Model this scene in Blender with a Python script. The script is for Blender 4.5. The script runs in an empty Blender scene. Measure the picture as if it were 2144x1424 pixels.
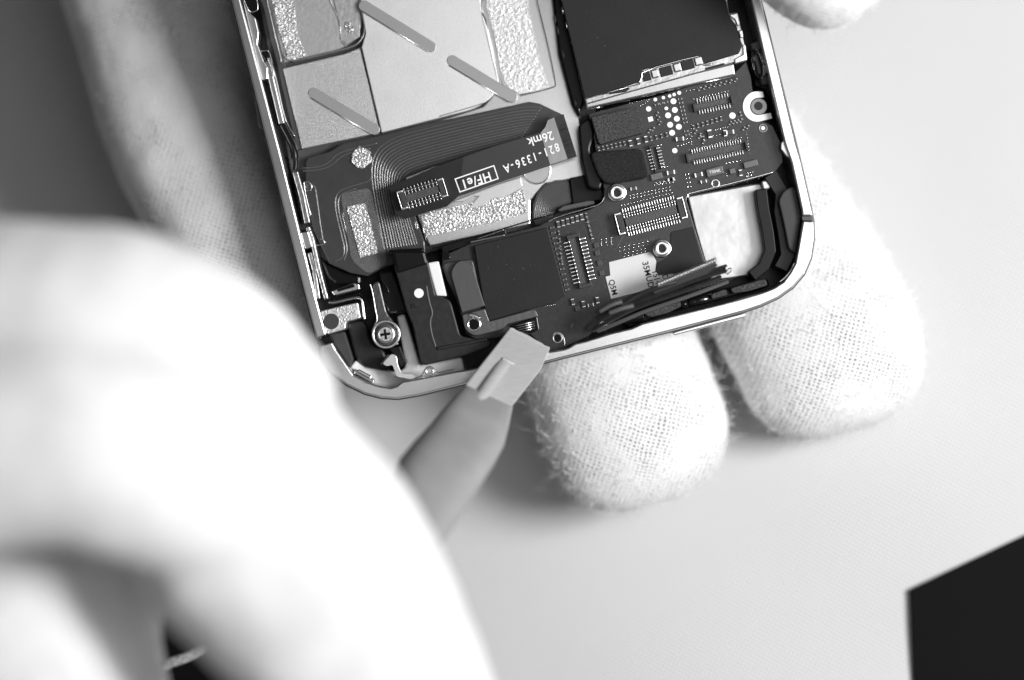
import bpy, bmesh, math, random
from mathutils import Vector, Matrix
random.seed(7)
R = math.radians
S = bpy.context.scene
COL = S.collection
D = 60.0            # camera distance above the plane of the phone's rim; 1 unit = 5.4 mm

# ------------------------------------------------------------------ camera
cd = bpy.data.cameras.new('camera'); cam = bpy.data.objects.new('camera', cd); COL.objects.link(cam)
cam.location = (0, 0, D); cam.rotation_euler = (0, 0, 0)
cd.sensor_width = 36; cd.lens = 36 * D / 21.44
cd.clip_start = 1; cd.clip_end = 500
cd.dof.use_dof = True; cd.dof.focus_distance = D + 0.25; cd.dof.aperture_fstop = cd.lens * .001 / 3.1
S.camera = cam
# ------------------------------------------------------------------ world and lamps
w = bpy.data.worlds.new('World'); S.world = w; w.use_nodes = True
w.node_tree.nodes['Background'].inputs[0].default_value = (1, 1, 1, 1)
w.node_tree.nodes['Background'].inputs[1].default_value = 0.062
def area(name, loc, target, size, sizey, power):
    l = bpy.data.lights.new(name, 'AREA'); l.shape = 'RECTANGLE'; l.size = size; l.size_y = sizey; l.energy = power
    o = bpy.data.objects.new(name, l); COL.objects.link(o); o.location = loc
    o.rotation_euler = (Vector(target) - Vector(loc)).to_track_quat('-Z', 'Y').to_euler(); return o
area('key_softbox', (39, 4, 46), (0, 0, -2), 20, 20, 46000)
area('top_softbox', (19, 6, 62), (3, 1, 0), 24, 32, 6200)
vs = S.view_settings
vs.view_transform = 'Standard'; vs.look = 'None'; vs.exposure = 0; vs.gamma = 1; vs.use_curve_mapping = False

# ------------------------------------------------------------------ materials
MATS = {}
def nodes(m): return m.node_tree.nodes, m.node_tree.links
def mat(name, base, rough=.5, metal=0., bump=0., bscale=30., speck=0., sscale=60., coat=0., spec=.5, stretch=None, vor=False):
    """one procedural material: base tone broken up by noise, with optional bump"""
    if name in MATS: return MATS[name]
    m = bpy.data.materials.new(name); m.use_nodes = True; n, l = nodes(m); b = n['Principled BSDF']
    b.inputs['Roughness'].default_value = rough; b.inputs['Metallic'].default_value = metal
    b.inputs['Coat Weight'].default_value = coat; b.inputs['Coat Roughness'].default_value = .12
    b.inputs['Specular IOR Level'].default_value = spec if base > .2 or metal > .3 else spec * .45
    tc = n.new('ShaderNodeTexCoord'); mp = n.new('ShaderNodeMapping'); l.new(tc.outputs['Object'], mp.inputs[0])
    mp.inputs['Rotation'].default_value = (0, 0, R(-14.5))
    if stretch: mp.inputs['Scale'].default_value = stretch
    nz = n.new('ShaderNodeTexNoise'); nz.inputs['Scale'].default_value = sscale; nz.inputs['Detail'].default_value = 4
    l.new(mp.outputs[0], nz.inputs['Vector'])
    mr = n.new('ShaderNodeMapRange'); mr.inputs[1].default_value = .3; mr.inputs[2].default_value = .7
    sp = max(speck, .06); mr.inputs[3].default_value = base * (1 - sp); mr.inputs[4].default_value = min(1, base * (1 + sp))
    l.new(nz.outputs['Fac'], mr.inputs[0]); cb = n.new('ShaderNodeCombineColor')
    for i in range(3): l.new(mr.outputs[0], cb.inputs[i])
    l.new(cb.outputs[0], b.inputs['Base Color'])
    nr = n.new('ShaderNodeTexNoise'); nr.inputs['Scale'].default_value = 1.7; nr.inputs['Detail'].default_value = 6
    l.new(mp.outputs[0], nr.inputs['Vector'])
    rr = n.new('ShaderNodeMapRange'); rr.inputs[1].default_value = .3; rr.inputs[2].default_value = .7
    rr.inputs[3].default_value = rough * .95; rr.inputs[4].default_value = min(1, rough * 1.05)
    l.new(nr.outputs['Fac'], rr.inputs[0]); l.new(rr.outputs[0], b.inputs['Roughness'])
    if bump:
        t = n.new('ShaderNodeTexVoronoi' if vor else 'ShaderNodeTexNoise'); t.inputs['Scale'].default_value = bscale
        l.new(mp.outputs[0], t.inputs['Vector'])
        bp = n.new('ShaderNodeBump'); bp.inputs['Strength'].default_value = bump; bp.inputs['Distance'].default_value = .03
        l.new(t.outputs['Distance' if vor else 'Fac'], bp.inputs['Height']); l.new(bp.outputs[0], b.inputs['Normal'])
    MATS[name] = m; return m
steel = mat('blasted_steel', .7, .29, 1, .03, 45, .05, 50)
steel_b = mat('bright_steel', .85, .32, 1, .05, 40)
edge_steel = mat('edge_steel', .3, .4, 1)
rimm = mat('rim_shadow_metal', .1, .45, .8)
chrome = mat('chrome', .8, .2, 1)
plateA = mat('shield_plate', .56, .42, 1, .3, 50, .14, 55)
plateB = mat('shield_plate_smooth', .76, .5, 1, .1, 40, .05, 40)
frost = mat('frosted_slot', .36, .45, .6, .08, 30)
tray = mat('tray_metal', .3, .42, 1, .3, 60, .2, 90)
traydark = mat('tray_dark', .06, .45, .4, .3, 50, .5, 100)
black = mat('black_plastic', .005, .3)
blackm = mat('black_matte', .02, .6, 0, .1, 30)
blackg = mat('black_gloss', .008, .12)
flexm = mat('flex_film', .045, .32, 0, .04, 6, .08, 5, .3)
trace = mat('flex_trace', .2, .25, .6)
board = mat('circuit_board', .03, .36, 0, .12, 14, .12, 9, .25)
sticker = mat('black_sticker', .016, .45, 0, .06, 12, .08, 2)
solder = mat('solder', .62, .2, 1)
gold = mat('gold_contact', .75, .3, 1)
padm = mat('white_pad', .95, .5, .3)
conm = mat('connector_plastic', .05, .35, 0, .1, 25, .1, 20)
cong = mat('connector_island', .08, .35, .2, .2, 35, .25, 30)
caps = mat('capacitor_body', .07, .4)
foam = mat('grey_foam', .055, .75, 0, .8, 26, .6, 28, spec=.5)
foamd = mat('dark_foam', .018, .85, 0, .5, 20, .4, 20)
adh = mat('bubbled_adhesive', .55, .3, .6, 1.0, 11, .12, 12, coat=.4, vor=True)
adh2 = mat('rough_adhesive', .55, .28, .7, 1.0, 20, .25, 20, coat=.3)
adhs = mat('smooth_adhesive', .5, .38, .6, .15, 14, .06, 12, coat=.3)
paper = mat('label_paper', .66, .55, 0, .05, 20)
ink = mat('printed_ink', .02, .6)
white_ink = mat('white_ink', .88, .6)
whitep = mat('white_glass', .85, .35)
greyp = mat('grey_plastic', .085, .45, 0, .1, 20)
battery = mat('battery_foil', .52, .4, 1, .25, 2.5, .08, 3)
spud = mat('tool_plastic', .29, .42, 0, .05, 5, .04, 2, spec=.4)
spudb = mat('tool_tip', .40, .34, 0, .25, 5, .05, 3, stretch=(1, 6, 1))
tablem = None

# ------------------------------------------------------------------ object helpers
WL = {}
def P(px, py, z=0.):
    k = (D - z) / D
    return Vector(((px - 1072) * .01 * k, (712 - py) * .01 * k, z))
def link(o, parent, wl):
    COL.objects.link(o)
    if parent is not None: o.parent = parent; o.location = wl - WL[parent.name]
    else: o.location = wl
    WL[o.name] = wl
def thing(name, label, cat, loc, group=None):
    o = bpy.data.objects.new(name, None); o.empty_display_size = .3; link(o, None, Vector(loc))
    o['label'] = label; o['category'] = cat
    if group: o['group'] = group
    return o
def from_bm(name, bm, mats, parent=None, smooth=False, bevel=0, seg=2, at=None, angle=35):
    vs_ = [v.co for v in bm.verts]
    c = Vector(at) if at is not None else (sum(vs_, Vector()) / len(vs_))
    bmesh.ops.translate(bm, vec=-c, verts=bm.verts)
    bmesh.ops.recalc_face_normals(bm, faces=bm.faces)
    me = bpy.data.meshes.new(name); bm.to_mesh(me); bm.free()
    for m in (mats if isinstance(mats, (list, tuple)) else [mats]): me.materials.append(m)
    o = bpy.data.objects.new(name, me); link(o, parent, c)
    if smooth: me.polygons.foreach_set('use_smooth', [True] * len(me.polygons))
    if bevel:
        b = o.modifiers.new('bevel', 'BEVEL'); b.width = bevel; b.segments = seg; b.limit_method = 'ANGLE'; b.angle_limit = R(angle)
    return o
def rnd(pts, r, n=5):
    """round the corners of a pixel polygon by r pixels (r may be a list)"""
    out = []; N = len(pts)
    for i, p in enumerate(pts):
        rr = r[i] if isinstance(r, (list, tuple)) else r
        a = Vector(pts[i - 1]); b = Vector(p); c = Vector(pts[(i + 1) % N])
        if rr <= 0: out.append(tuple(b)); continue
        u = (a - b); v = (c - b); t = min(rr, u.length * .48, v.length * .48)
        if t < .5: out.append(tuple(b)); continue
        s = b + u.normalized() * t; e = b + v.normalized() * t
        for k in range(n + 1):
            q = k / n; out.append(tuple(s * (1 - q) ** 2 + b * 2 * q * (1 - q) + e * q * q))
    return out
def add_prism(bm, pts, z0, z1, mi=0):
    top = [P(x, y, z1) for x, y in pts]
    tv = [bm.verts.new(p) for p in top]; bv = [bm.verts.new((p.x, p.y, z0)) for p in top]
    fs = [bm.faces.new(tv), bm.faces.new(bv[::-1])]
    n = len(tv)
    for i in range(n): fs.append(bm.faces.new((tv[i], bv[i], bv[(i + 1) % n], tv[(i + 1) % n])))
    for f in fs: f.material_index = mi
def prism(name, pts, z0, z1, m, parent, bevel=.025, r=0, seg=2, smooth=False):
    bm = bmesh.new(); add_prism(bm, rnd(pts, r) if r else pts, z0, z1)
    return from_bm(name, bm, m, parent, bevel=bevel, seg=seg)
def rect(cx, cy, w_, h_, a=14.5):
    """rectangle centred in pixels, rotated a degrees anticlockwise in the picture"""
    c, s = math.cos(R(a)), math.sin(R(a)); o = []
    for u, v in ((-1, -1), (1, -1), (1, 1), (-1, 1)):
        x, y = u * w_ / 2, v * h_ / 2; o.append((cx + x * c + y * s, cy - x * s + y * c))
    return o
def circ(cx, cy, r, n=24): return [(cx + r * math.cos(k * 2 * math.pi / n), cy + r * math.sin(k * 2 * math.pi / n)) for k in range(n)]
def slot(a, b, wd, n=8):
    a = Vector(a); b = Vector(b); d = (b - a).normalized(); t = math.atan2(d.y, d.x); o = []
    for k in range(n + 1): th = t - math.pi / 2 + math.pi * k / n; o.append(tuple(b + Vector((math.cos(th), math.sin(th))) * wd / 2))
    for k in range(n + 1): th = t + math.pi / 2 + math.pi * k / n; o.append(tuple(a + Vector((math.cos(th), math.sin(th))) * wd / 2))
    return o
def ringm(name, cx, cy, ro, ri, z0, z1, m, parent, n=40, bevel=.015):
    bm = bmesh.new(); add_ring(bm, cx, cy, ro, ri, z0, z1, 0, n); return from_bm(name, bm, m, parent, bevel=bevel)
def add_ring(bm, cx, cy, ro, ri, z0, z1, mi=0, n=32):
    c = P(cx, cy, z1); k = (D - z1) / D * .01; L = []
    for i in range(n):
        t = 2 * math.pi * i / n; d = Vector((math.cos(t), math.sin(t), 0))
        L.append([bm.verts.new(Vector((c.x, c.y, z)) + d * r_ * k) for r_, z in ((ro, z0), (ro, z1), (ri, z1), (ri, z0))])
    for i in range(n):
        a, b = L[i], L[(i + 1) % n]
        for j in range(4): bm.faces.new((a[j], b[j], b[(j + 1) % 4], a[(j + 1) % 4])).material_index = mi
def sm(pts, it=2):
    """Chaikin smoothing of an open polyline"""
    pts = [Vector(p) for p in pts]
    for _ in range(it):
        o = [pts[0]]
        for a, b in zip(pts, pts[1:]): o += [a * .75 + b * .25, a * .25 + b * .75]
        o.append(pts[-1]); pts = o
    return pts
def add_tube(bm, pts, rad, n=8, flat=1., mi=0, cap=True):
    """tube through 3-D points, rad number or list; flat squashes it in z"""
    N = len(pts); rings = []
    for i, p in enumerate(pts):
        t = (pts[min(i + 1, N - 1)] - pts[max(i - 1, 0)]).normalized()
        s = t.cross(Vector((0, 0, 1)));  s = s.normalized() if s.length > 1e-4 else Vector((1, 0, 0))
        u = s.cross(t).normalized(); r_ = rad[i] if isinstance(rad, (list, tuple)) else rad
        rings.append([bm.verts.new(p + s * math.cos(a) * r_ + u * math.sin(a) * r_ * flat) for a in [2 * math.pi * k / n for k in range(n)]])
    for a, b in zip(rings, rings[1:]):
        for k in range(n): bm.faces.new((a[k], a[(k + 1) % n], b[(k + 1) % n], b[k])).material_index = mi
    if cap:
        bm.faces.new(rings[0]).material_index = mi; bm.faces.new(rings[-1][::-1]).material_index = mi
def tube(name, px, z, rad, m, parent, n=10, flat=1., it=2):
    bm = bmesh.new(); add_tube(bm, sm([P(p[0], p[1], p[2] if len(p) > 2 else z) for p in px], it), rad * .01, n, flat)
    return from_bm(name, bm, m, parent, smooth=True)
def band(a, b): return list(a) + list(b)[::-1]
def mesh_text(name, s, px, py, z, ang, size, m, parent, sx=1., ext=.004, space=1., mirror=False, bold=0.):
    cu = bpy.data.curves.new(name, 'FONT'); cu.body = s; cu.size = size * .01; cu.extrude = ext; cu.space_character = space
    cu.align_x = 'CENTER'; cu.align_y = 'CENTER'; cu.offset = bold
    t = bpy.data.objects.new('tmp', cu); COL.objects.link(t)
    me = bpy.data.meshes.new_from_object(t.evaluated_get(bpy.context.evaluated_depsgraph_get()))
    bpy.data.objects.remove(t); bpy.data.curves.remove(cu)
    me.transform(Matrix.Rotation(R(ang), 4, 'Z') @ Matrix.Diagonal((sx * (-1 if mirror else 1), 1, 1, 1)))
    me.materials.clear(); me.materials.append(m); me.name = name
    o = bpy.data.objects.new(name, me); link(o, parent, P(px, py, z)); return o
# readers for coordinates measured in enlarged crops
def Z(ox, oy, s): return lambda *pts: [(ox + x / s, oy + y / s) for x, y in pts]
Z1 = Z(480, 0, 4.288); Z2 = Z(480, 300, 4.288); Z3 = Z(600, 540, 4.288); Z4 = Z(900, 200, 4.288)
Z5 = Z(1150, 0, 3.56); Z6 = Z(1200, 340, 4.115); Z7 = Z(880, 420, 4.288); Z8 = Z(780, 0, 4.451)
ZR = Z(1500, 0, 4.7475); ZB = Z(1180, 520, 4.123)

# ================================================================== SETTING: table
def table_z(x, y): return -4.48 + .22 * ((x - 2.3) * .78 - (y + 1.9) * .62)
def cloth_material():
    m = bpy.data.materials.new('woven_cloth'); m.use_nodes = True; n, l = nodes(m); b = n['Principled BSDF']
    b.inputs['Roughness'].default_value = .85; b.inputs['Specular IOR Level'].default_value = .2
    tc = n.new('ShaderNodeTexCoord'); mp = n.new('ShaderNodeMapping'); l.new(tc.outputs['Object'], mp.inputs[0]); mp.inputs['Rotation'].default_value = (0, 0, R(28))
    def wave(d):
        wv = n.new('ShaderNodeTexWave'); wv.bands_direction = d; wv.inputs['Scale'].default_value = 3.6; wv.inputs['Distortion'].default_value = .5
        wv.inputs['Detail'].default_value = 2; l.new(mp.outputs[0], wv.inputs['Vector']); return wv
    a, c = wave('X'), wave('Y')
    mx = n.new('ShaderNodeMath'); mx.operation = 'MULTIPLY'; l.new(a.outputs['Fac'], mx.inputs[0]); l.new(c.outputs['Fac'], mx.inputs[1])
    nz = n.new('ShaderNodeTexNoise'); nz.inputs['Scale'].default_value = .35; nz.inputs['Detail'].default_value = 5; l.new(mp.outputs[0], nz.inputs['Vector'])
    ad = n.new('ShaderNodeMath'); ad.operation = 'MULTIPLY_ADD'; l.new(mx.outputs[0], ad.inputs[0]); ad.inputs[1].default_value = .05; ad.inputs[2].default_value = .645
    ad2 = n.new('ShaderNodeMath'); ad2.operation = 'MULTIPLY_ADD'; l.new(nz.outputs['Fac'], ad2.inputs[0]); ad2.inputs[1].default_value = .04; l.new(ad.outputs[0], ad2.inputs[2])
    cb = n.new('ShaderNodeCombineColor'); [l.new(ad2.outputs[0], cb.inputs[i]) for i in range(3)]; l.new(cb.outputs[0], b.inputs['Base Color'])
    bp = n.new('ShaderNodeBump'); bp.inputs['Strength'].default_value = .6; bp.inputs['Distance'].default_value = .03
    l.new(mx.outputs[0], bp.inputs['Height']); l.new(bp.outputs[0], b.inputs['Normal']); return m
bm = bmesh.new(); G = 110; L_ = 44.
vv = [[None] * (G + 1) for _ in range(G + 1)]
for i in range(G + 1):
    for j in range(G + 1):
        x = -L_ + 2 * L_ * i / G; y = -L_ + 2 * L_ * j / G
        z = table_z(x, y) + .10 * math.sin((x * .35 + y) * .75 + .6) * math.exp(-((x - 6) ** 2 + (y + 7) ** 2) / 60)
        vv[i][j] = bm.verts.new((x, y, z))
for i in range(G):
    for j in range(G): bm.faces.new((vv[i][j], vv[i + 1][j], vv[i + 1][j + 1], vv[i][j + 1]))
tb = from_bm('table', bm, cloth_material(), smooth=True, at=(0, 0, -5)); tb['kind'] = 'structure'

# black boxes lying on the table
def on_table(pts, thick):
    o = []
    for px, py in pts:
        q = P(px, py, 0)
        for _ in range(8): z = table_z(q.x, q.y) + .01 + thick; q = P(px, py, z)
        o.append(q)
    return o
def slab(name, pts, thick, m):
    bm = bmesh.new(); top = on_table(pts, thick); tv = [bm.verts.new(p) for p in top]; bv = [bm.verts.new((p.x, p.y, p.z - thick)) for p in top]
    bm.faces.new(tv); bm.faces.new(bv[::-1]); n = len(tv)
    for i in range(n): bm.faces.new((tv[i], bv[i], bv[(i + 1) % n], tv[(i + 1) % n]))
    return from_bm(name, bm, m, bevel=.03)
o = slab('mat', [(1904, 1235), (2300, 1046), (2500, 1700), (1922, 1700)], .05, mat('mat_black', .006, .6, spec=.15))
o['label'] = 'flat black mat whose pointed corner lies on the cloth right of the gloved fingers'; o['category'] = 'mat'
o = slab('pad', [(330, 1270), (430, 1240), (620, 1480), (560, 1650), (380, 1600)], .3, mat('mat_black', .012))
o['label'] = 'black pad seen through the small gap under the blurred glove'; o['category'] = 'pad'
bm = bmesh.new(); add_tube(bm, sm([P(560, 1280, -1.9), P(455, 1335, -1.7), P(400, 1375, -1.6), P(330, 1395, -1.7), P(250, 1500, -2.4)], 3), .11, 10)
o = from_bm('cord', bm, mat('cord_sheath', .5, .5, 0, .6, 14, .4, 14), smooth=True)
o['label'] = 'thin pale speckled cord crossing the black pad below the blurred glove'; o['category'] = 'cord'

# ================================================================== PHONE
phone = thing('opened_phone', 'opened silver phone with bare circuit board, flex cables and display shield held in gloves', 'phone', P(1080, 400, -1.7))
ph = lambda *a, **k: prism(*a, parent=phone, **k)
# --- steel frame, three pieces split by antenna gaps
OL = [(470, -60), (485, 0), (568, 332), (643, 632), (663, 709)]; IL = [(486, -60), (503, 0), (590, 332), (664, 632), (683, 701)]
frame_pts = band(OL, IL)
frame = prism('frame', frame_pts, -1.6, 0, steel, phone, .03)
corner_o = [(669, 723), (671, 742), (678, 760), (693, 780), (726, 806), (763, 824), (798, 833), (833, 835), (880, 827), (973, 804), (1141, 759), (1180, 749), (1398, 695), (1556, 653), (1592, 641), (1629, 624), (1660, 602), (1684, 574), (1698, 540), (1704, 500), (1703, 463)]
corner_i = [(695, 716), (704, 733), (740, 785), (768, 800), (793, 808), (817, 812), (831, 808), (842, 799), (959, 777), (985, 773), (1120, 742), (1180, 731), (1192, 727), (1204, 719), (1226, 714), (1277, 698), (1323, 687), (1345, 677), (1512, 636), (1602, 610), (1620, 603), (1640, 590), (1655, 570), (1665, 551), (1671, 520), (1681, 462)]
prism('bottom_frame', band(corner_o, corner_i), -1.6, 0, steel, phone, .035)
RO = [(1702, 452), (1698, 437), (1676, 340), (1664, 300), (1603, 42), (1580, -60)]; RI = [(1680, 452), (1679, 440), (1657, 340), (1643, 300), (1582, 42), (1558, -60)]
prism('side_frame', band(RO, RI), -1.6, 0, steel_b, phone, .035)  # same metal as the left band; paler base stands in for brighter reflection
# antenna gap fillers
prism('antenna_gap', [(663, 711), (691, 703), (697, 714), (669, 722)], -1.58, -.03, black, phone, .008)
prism('antenna_gap', [(1679, 453), (1700, 453), (1700.5, 462), (1680, 461.5)], -1.58, -.03, greyp, phone, .008)
# lower outer rim seen as a thin line outside the band
def off(pts, d):
    o = []
    for i, p in enumerate(pts):
        a = Vector(pts[max(0, i - 1)]); b = Vector(pts[min(len(pts) - 1, i + 1)]); t = (b - a).normalized(); o.append((p[0] - t.y * d, p[1] + t.x * d))
    return o
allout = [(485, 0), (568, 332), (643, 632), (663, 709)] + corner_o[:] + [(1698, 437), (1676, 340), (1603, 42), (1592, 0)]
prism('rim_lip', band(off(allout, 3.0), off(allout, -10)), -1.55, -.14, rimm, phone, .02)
# inner lip on the bright lower right band
lip_o = [(1240, 716), (1350, 687), (1460, 660), (1560, 636), (1610, 622), (1640, 604)]; lip_i = [(1238, 712), (1348, 680), (1458, 653), (1558, 628), (1606, 612), (1634, 597)]
tube('frame_groove', [(1340, 681), (1440, 656), (1540, 632), (1604, 613)], .002, .8, edge_steel, phone, 6, .4)
# sim-tray like bar and side buttons on the outer wall
ph('side_button', pts=[(1405, 697), (1420, 692), (1556, 655), (1563, 657), (1558, 665), (1412, 703)], z0=-1.1, z1=-.4, m=steel_b, bevel=.03)
for c in ((534, 232), (583, 413)):
    x, y = c; ph('volume_button', pts=rnd([(x - 3, y - 40), (x + 12, y - 44), (x + 26, y + 36), (x + 8, y + 38)], 8), z0=-1.3, z1=-.7, m=edge_steel, bevel=.04)
ph('ring_switch', pts=rnd([(612, 548), (626, 542), (646, 620), (632, 626)], 6), z0=-1.2, z1=-.7, m=edge_steel, bevel=.03)
# --- floor of the housing and back glass
inner_all = [(486, -60), (503, 0), (590, 332), (664, 632), (683, 701), (704, 733), (740, 785), (793, 808), (817, 812), (842, 799), (985, 773), (1204, 722), (1345, 680), (1512, 638), (1602, 612), (1655, 572), (1671, 520), (1681, 455), (1657, 340), (1643, 300), (1582, 42), (1558, -60)]
ph('back_glass', pts=inner_all, z0=-1.7, z1=-1.5, m=black, bevel=0)
ph('mid_tray', pts=[(530, -60), (1210, -60), (1245, 215), (1262, 420), (1150, 470), (930, 520), (760, 578), (700, 560), (640, 520)], z0=-1.4, z1=-1.0, m=traydark, bevel=.03)
# light tray metal right of the display plates
ph('tray_rim', pts=[(1000, -60), (1140, -60), (1160, 0), (1196, 155), (1208, 225), (1222, 300), (1228, 365), (1215, 372), (1140, 385), (1110, 420), (1110, 470), (900, 515), (870, 440), (796, 290), (1010, 225), (1045, 190)], z0=-1.0, z1=-.86, m=steel, bevel=.02)
# --- display shield plates
ph('display_shield', pts=[(592, 143), (722, 112), (755, 99), (797, 278), (632, 312)], z0=-1.0, z1=-.80, m=plateA, bevel=.02)
ph('display_shield', pts=rnd([(748, -60), (1003, -60), (1008, 25), (1022, 62), (1046, 190), (1000, 227), (799, 278), (757, 99), (766, 70), (757, 20)], [0, 0, 6, 6, 30, 30, 0, 0, 6, 0]), z0=-1.0, z1=-.79, m=plateB, bevel=.015)
for i, (a, b) in enumerate((((762, 12), (902, 98)), ((947, 127), (1072, 203)), ((657, 195), (784, 271)))):
    ph('shield_slot', pts=slot(a, b, 23), z0=-.9, z1=-.775, m=frost, bevel=.012)
    d = (Vector(b) - Vector(a)).normalized(); nn = Vector((-d.y, d.x)) * 12
    tube('slot_edge_glint', [tuple(Vector(a) + nn), tuple(Vector(b) + nn)], -.77, 1.3, MATS['bright_steel'], phone, 8, .8, 0)  # bright line added for the light caught by the slot's lower left wall
# crease and pocket walls
tube('shield_seam', [(755, 100), (797, 279)], -.785, .9, black, phone, 6, .6, 0)
pocket = rnd([(548, -60), (742, -60), (760, 60), (725, 100), (592, 132)], [0, 0, 30, 30, 4])
ph('adhesive_pocket', pts=pocket, z0=-1.0, z1=-.93, m=adhs, bevel=.01)
tube('pocket_rim', [(545, -60), (558, 0), (592, 135), (660, 118), (722, 103), (752, 92), (766, 64), (757, 20), (740, -60)], -.88, 2.2, steel, phone, 8, 1, 2)
def blot(name, pts, z, m, bub, n, rr, parent=phone):
    """adhesive sheet with blisters standing on it"""
    bm = bmesh.new(); add_prism(bm, pts, z - .05, z)
    xs = [p[0] for p in pts]; ys = [p[1] for p in pts]
    def inside(x, y):
        c = False
        for i in range(len(pts)):
            x1, y1 = pts[i]; x2, y2 = pts[i - 1]
            if (y1 > y) != (y2 > y) and x < (x2 - x1) * (y - y1) / (y2 - y1) + x1: c = not c
        return c
    k = 0; tr = 0
    while k < n and tr < n * 12:
        tr += 1; x = random.uniform(min(xs), max(xs)); y = random.uniform(min(ys), max(ys))
        if not inside(x, y): continue
        k += 1; r_ = random.uniform(*rr)
        q = bmesh.ops.create_icosphere(bm, subdivisions=1, radius=.01 * r_)['verts']
        sx = random.uniform(.7, 1.3); c = P(x, y, z)
        for v in q: v.co = Vector((v.co.x * sx, v.co.y / sx, v.co.z * .55)) + c
    return from_bm(name, bm, m, parent, smooth=False)
blot('bubbled_adhesive', Z1((370, -40), (560, -40), (590, 100), (600, 260), (650, 420), (700, 500), (530, 545), (500, 420), (440, 250)), -.9, adh2, 1, 420, (1.5, 3.6))
tube('adhesive_bead', Z1((905, -20), (920, 50), (965, 120), (990, 200), (1000, 290), (1000, 370), (1050, 415)), -.91, 1.2, steel_b, phone, 6, .7)
ph('adhesive_film', pts=Z1((925, -60), (1140, -60), (1175, 200), (1170, 330), (1060, 400), (1000, 350), (1000, 260)), z0=-.94, z1=-.90, m=mat('film_grey', .4, .45, .5, .3, 10, .15, 14), bevel=.008)
ph('adhesive_pocket', pts=Z8((1025, -60), (1020, 100), (1055, 180), (1175, 700), (1220, 810), (1370, 885), (1560, 850), (1708, 805), (1560, 180), (1500, -60)), z0=-.9, z1=-.84, m=steel, bevel=.012)
blot('bubbled_adhesive', Z8((1065, -60), (1060, 60), (1130, 320), (1200, 690), (1260, 810), (1370, 875), (1540, 840), (1640, 800), (1560, 560), (1480, 210), (1440, -60)), -.81, mat('pale_adhesive', .8, .38, .7, .5, 12, .06, 10), 1, 620, (.8, 2.2))
tube('pocket_rim', Z8((1520, -60), (1560, 120), (1640, 440), (1712, 790), (1700, 810), (1560, 850), (1380, 890)), -.83, 1.3, edge_steel, phone, 6, 1)
tube('pocket_rim', Z8((1010, -40), (1012, 100), (1040, 240), (1120, 560), (1165, 740), (1155, 860), (1090, 940), (1000, 975), (620, 1085)), -.79, .9, edge_steel, phone, 6, .8)
# embossed glyph in the left pocket
for a, b in (((1040, 200), (1045, 270)), ((1075, 205), (1078, 255)), ((1040, 200), (1100, 215)), ((1038, 245), (1130, 275)), ((1060, 280), (1125, 300)), ((1085, 262), (1075, 300)), ((1110, 235), (1100, 305))):
    tube('embossed_mark', Z1(a, b), -.89, .9, steel_b, phone, 6, .7, 0)
# --- display flex (dark film) with curved traces
flex_pts = [(640, 340), (645, 330), (690, 318), (718, 300), (796, 284), (880, 262), (985, 240), (1085, 218), (1108, 213), (1130, 217), (1178, 240), (1150, 262), (1133, 290), (1010, 325), (905, 350), (850, 372), (858, 420), (888, 505), (892, 545), (812, 556), (770, 578), (735, 572), (690, 552), (655, 480), (640, 400)]
fx = ph('display_flex', pts=flex_pts, z0=-.86, z1=-.74, m=flexm, bevel=.015)
outer = [(1135, 226), (1100, 222), (980, 248), (880, 272), (825, 288), (790, 311), (778, 342), (779, 390), (806, 528)]
innr = [(1090, 292), (1050, 305), (980, 322), (905, 343), (876, 351), (850, 362), (838, 382), (842, 410), (874, 515)]
for i in range(13):
    t = (i / 12.) ** .95
    pts = [(a[0] * (1 - t) + b[0] * t, a[1] * (1 - t) + b[1] * t) for a, b in zip(outer, innr)]
    tube('flex_trace', pts, -.735, random.uniform(1.1, 1.9), trace, fx, 8, .55)
for pts in ([(632, 352), (668, 350), (690, 340), (705, 322), (735, 312), (790, 300)], [(634, 358), (672, 356), (698, 344), (712, 328), (740, 317), (775, 311)],
            [(778, 352), (779, 378), (745, 387), (712, 398), (702, 412), (702, 440), (714, 490), (722, 520), (718, 540), (700, 548)],
            [(745, 395), (716, 404), (708, 416), (708, 440), (722, 495), (728, 524), (720, 545)],
            [(650, 400), (654, 385), (660, 392), (664, 420), (672, 480), (676, 502)],
            [(715, 415), (745, 403), (765, 405), (775, 420), (800, 502)]):
    tube('flex_trace', pts, -.735, 1.3, trace, fx, 8, .6)
for pts in ([(713, 425), (738, 520), (734, 521), (712, 430)], [(726, 413), (762, 404), (770, 412), (798, 502), (794, 503), (766, 416), (760, 409), (728, 417)], [(866, 463), (871, 462), (876, 481), (872, 482), (868, 463)]):
    tube('flex_outline', pts, -.735, .7, steel, fx, 6, .6, 1)
ph('tray_window', pts=rnd([(712, 405), (775, 392), (812, 552), (770, 575), (735, 545)], 12), z0=-.8, z1=-.728, m=mat('tray_speckled', .1, .4, .5, .4, 60, .7, 110), bevel=.01)
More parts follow.
